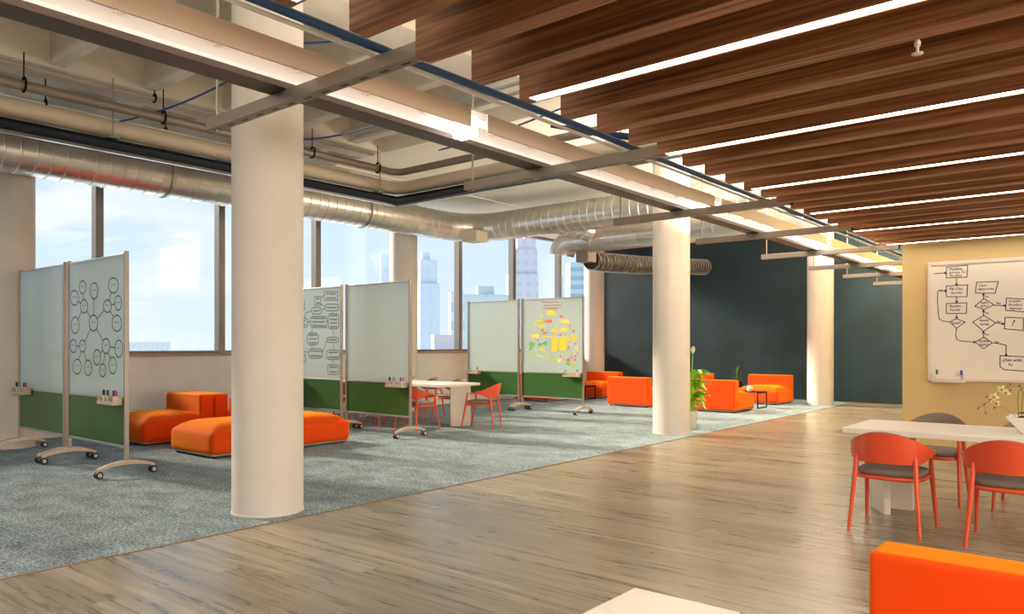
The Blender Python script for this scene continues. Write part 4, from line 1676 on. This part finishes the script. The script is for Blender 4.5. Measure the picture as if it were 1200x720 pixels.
def orc_pt(px, py, Y0):
    X, Z = on_plane(px, py, Y0)
    return Vector((X + 0.40, Y0 - 6.32, Z - oz))


st1 = [orc_pt(1194, 492, 6.32), orc_pt(1192.5, 470, 6.31), orc_pt(1193.5, 460, 6.30), orc_pt(1198, 455.5, 6.28), orc_pt(1206, 452, 6.26)]
st2 = [orc_pt(1197, 492, 6.34), orc_pt(1198, 472, 6.33), orc_pt(1199, 460, 6.31), orc_pt(1196, 453.5, 6.29), orc_pt(1187, 453.5, 6.27), orc_pt(1176, 456, 6.24), orc_pt(1168, 463, 6.22), orc_pt(1160, 470, 6.20), orc_pt(1153, 475, 6.19), orc_pt(1146, 478.5, 6.18)]
for stp in (st1, st2):
    MB().tube(stp, 0.0035, 6).build('flower_stalk', M['stem'], orc, smooth=60)


def bloom(c, s, tilt):
    mb = MB()
    for i in range(5):
        a = 2 * pi * i / 5 + tilt
        pts = []
        n = 10
        for j in range(n):
            b = 2 * pi * j / n
            u = 0.55 * s + 0.5 * s * cos(b)
            v = 0.30 * s * sin(b)
            pts.append((c.x + u * cos(a) - v * sin(a), c.y - 0.006 + 0.012 * ((u / s) ** 2), c.z + u * sin(a) + v * cos(a)))
        mb.add(pts, [tuple(range(n))])
    o = mb.build('blossom', M['petal_y'], orc)
    MB().lathe([(0.0, -0.012), (0.008, -0.006), (0.010, 0.004), (0, 0.01)], tuple(c), 8, caps=False).build('lip', M['bud'], o)


for (px, py, s) in ((1174, 457, 0.032), (1179, 460.5, 0.026), (1165, 465.5, 0.030), (1160, 468.5, 0.024), (1168, 473, 0.020)):
    bloom(orc_pt(px, py, 6.21), s, px * 0.7)
for (px, py) in ((1156.5, 465.3), (1153.5, 474), (1146.5, 478.6), (1155.3, 484), (1184, 451), (1195, 452.3), (1184, 457.5), (1165.5, 478)):
    c = orc_pt(px, py, 6.19)
    MB().lathe([(0.0, -0.010), (0.007, -0.004), (0.008, 0.003), (0, 0.010)], tuple(c), 8, caps=False).build('bud', M['bud'], orc, smooth=60)
MB().tube([orc_pt(1160, 470, 6.20), orc_pt(1157, 467, 6.19), orc_pt(1156.5, 465.3, 6.19)], 0.002, 5).tube([orc_pt(1153, 475, 6.19), orc_pt(1154, 480, 6.19), orc_pt(1155.3, 484, 6.19)], 0.002, 5).tube([orc_pt(1176, 456, 6.24), orc_pt(1184, 451, 6.2)], 0.002, 5).tube([orc_pt(1176, 456, 6.24), orc_pt(1184, 457.5, 6.2)], 0.002, 5).tube([orc_pt(1190, 488, 6.3), orc_pt(1176, 477, 6.25), orc_pt(1165.5, 478, 6.2)], 0.002, 5).build('twig', M['stem'], orc)


# ------------------------------------------------------------------ the city outside
def facade(name, c1, c2, sx, sz, band=False):
    m = bpy.data.materials.new(name)
    m.use_nodes = True
    nt = m.node_tree
    b = nt.nodes['Principled BSDF']
    N = nt.nodes.new
    L = nt.links.new
    tc = N('ShaderNodeTexCoord')
    sp_ = N('ShaderNodeSeparateXYZ')
    L(tc.outputs['Object'], sp_.inputs[0])
    ad = N('ShaderNodeMath')
    ad.operation = 'ADD'
    L(sp_.outputs['X'], ad.inputs[0])
    L(sp_.outputs['Y'], ad.inputs[1])
    def stripe(src, per, duty):
        a = N('ShaderNodeMath')
        a.operation = 'DIVIDE'
        a.inputs[1].default_value = per
        L(src, a.inputs[0])
        f_ = N('ShaderNodeMath')
        f_.operation = 'FRACT'
        L(a.outputs[0], f_.inputs[0])
        g_ = N('ShaderNodeMath')
        g_.operation = 'LESS_THAN'
        g_.inputs[1].default_value = duty
        L(f_.outputs[0], g_.inputs[0])
        return g_.outputs[0]
    s1 = stripe(sp_.outputs['Z'], sz, 0.5)
    mu = N('ShaderNodeMath')
    mu.operation = 'MULTIPLY'
    L(s1, mu.inputs[0])
    if band:
        mu.inputs[1].default_value = 1
    else:
        L(stripe(ad.outputs[0], sx, 0.5), mu.inputs[1])
    mx = N('ShaderNodeMixRGB')
    mx.inputs[1].default_value = (*c1, 1)
    mx.inputs[2].default_value = (*c2, 1)
    L(mu.outputs[0], mx.inputs[0])
    L(mx.outputs[0], b.inputs['Base Color'])
    b.inputs['Roughness'].default_value = 0.8
    b.inputs['Specular IOR Level'].default_value = 0.1
    return m


F_pink = facade('pink_facade', (0.64, 0.58, 0.62), (0.58, 0.55, 0.62), 6, 7, True)  # facade colours paled, distance haze is put into the paint
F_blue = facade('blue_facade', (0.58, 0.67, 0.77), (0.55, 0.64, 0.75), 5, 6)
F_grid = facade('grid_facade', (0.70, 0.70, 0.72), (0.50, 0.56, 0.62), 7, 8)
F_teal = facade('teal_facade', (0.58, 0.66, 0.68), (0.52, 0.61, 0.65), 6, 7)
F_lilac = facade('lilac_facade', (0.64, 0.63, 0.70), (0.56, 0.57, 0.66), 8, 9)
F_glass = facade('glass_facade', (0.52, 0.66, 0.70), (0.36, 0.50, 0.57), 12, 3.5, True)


def tower(name, x0, x1, ytop, D, m, label, tiers=(), base=-120):
    """building D metres away, as wide as it looks between two photo columns; tiers = (x0,x1,ytop) narrower upper parts"""
    def span(a, b):
        return (b - a) / FPX * D
    xc = (x0 + x1) / 2
    dx, dy = ray(xc)
    t = thing(name, (dx * D, dy * D, base), label, 'building')
    fx, fy = -sin(YAW), cos(YAW)
    t.rotation_euler = (0, 0, YAW + 0.25)
    def block(a, b, yt, nm, dep=0.8, zb=0):
        w_ = span(a, b) * 0.80
        off = span(xc, (a + b) / 2)
        ca, sa = cos(-0.25), sin(-0.25)
        z = H + (405 - yt) / FPX * D - base
        cx_, cy_ = off * ca, off * sa
        MB().box(cx_ - w_ / 2, cx_ + w_ / 2, cy_ - w_ * dep / 2, cy_ + w_ * dep / 2, zb, z).build(nm, m, t)
        return z
    z = block(x0, x1, ytop, 'tower_body')
    for (a, b, yt) in tiers:
        block(a, b, yt, 'upper_tier', 0.7, z * 0.9)
    return t


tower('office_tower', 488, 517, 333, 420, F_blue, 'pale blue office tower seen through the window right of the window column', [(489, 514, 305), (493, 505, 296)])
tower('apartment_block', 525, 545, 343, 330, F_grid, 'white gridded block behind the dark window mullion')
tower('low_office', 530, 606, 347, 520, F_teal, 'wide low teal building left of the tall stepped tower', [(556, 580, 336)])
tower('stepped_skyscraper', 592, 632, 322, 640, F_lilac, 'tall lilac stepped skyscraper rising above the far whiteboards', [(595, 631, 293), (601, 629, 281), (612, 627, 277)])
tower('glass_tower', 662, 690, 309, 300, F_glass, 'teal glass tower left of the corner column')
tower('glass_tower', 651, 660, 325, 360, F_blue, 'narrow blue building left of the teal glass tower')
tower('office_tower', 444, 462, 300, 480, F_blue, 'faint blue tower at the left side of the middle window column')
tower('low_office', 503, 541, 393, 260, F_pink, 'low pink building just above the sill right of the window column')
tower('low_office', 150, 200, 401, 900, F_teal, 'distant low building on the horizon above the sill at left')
sun_blocker = thing('office_tower', (-90, -40, -120), 'unseen pale block added outside the near windows to hold off the sun', 'building')  # added out of view to keep the sun off the near windows
MB().box(-15, 15, -35, 25, 0, 210).build('tower_body', F_pink, sun_blocker)
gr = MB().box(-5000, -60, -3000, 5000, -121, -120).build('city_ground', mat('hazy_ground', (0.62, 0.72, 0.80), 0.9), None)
gr['kind'] = 'structure'
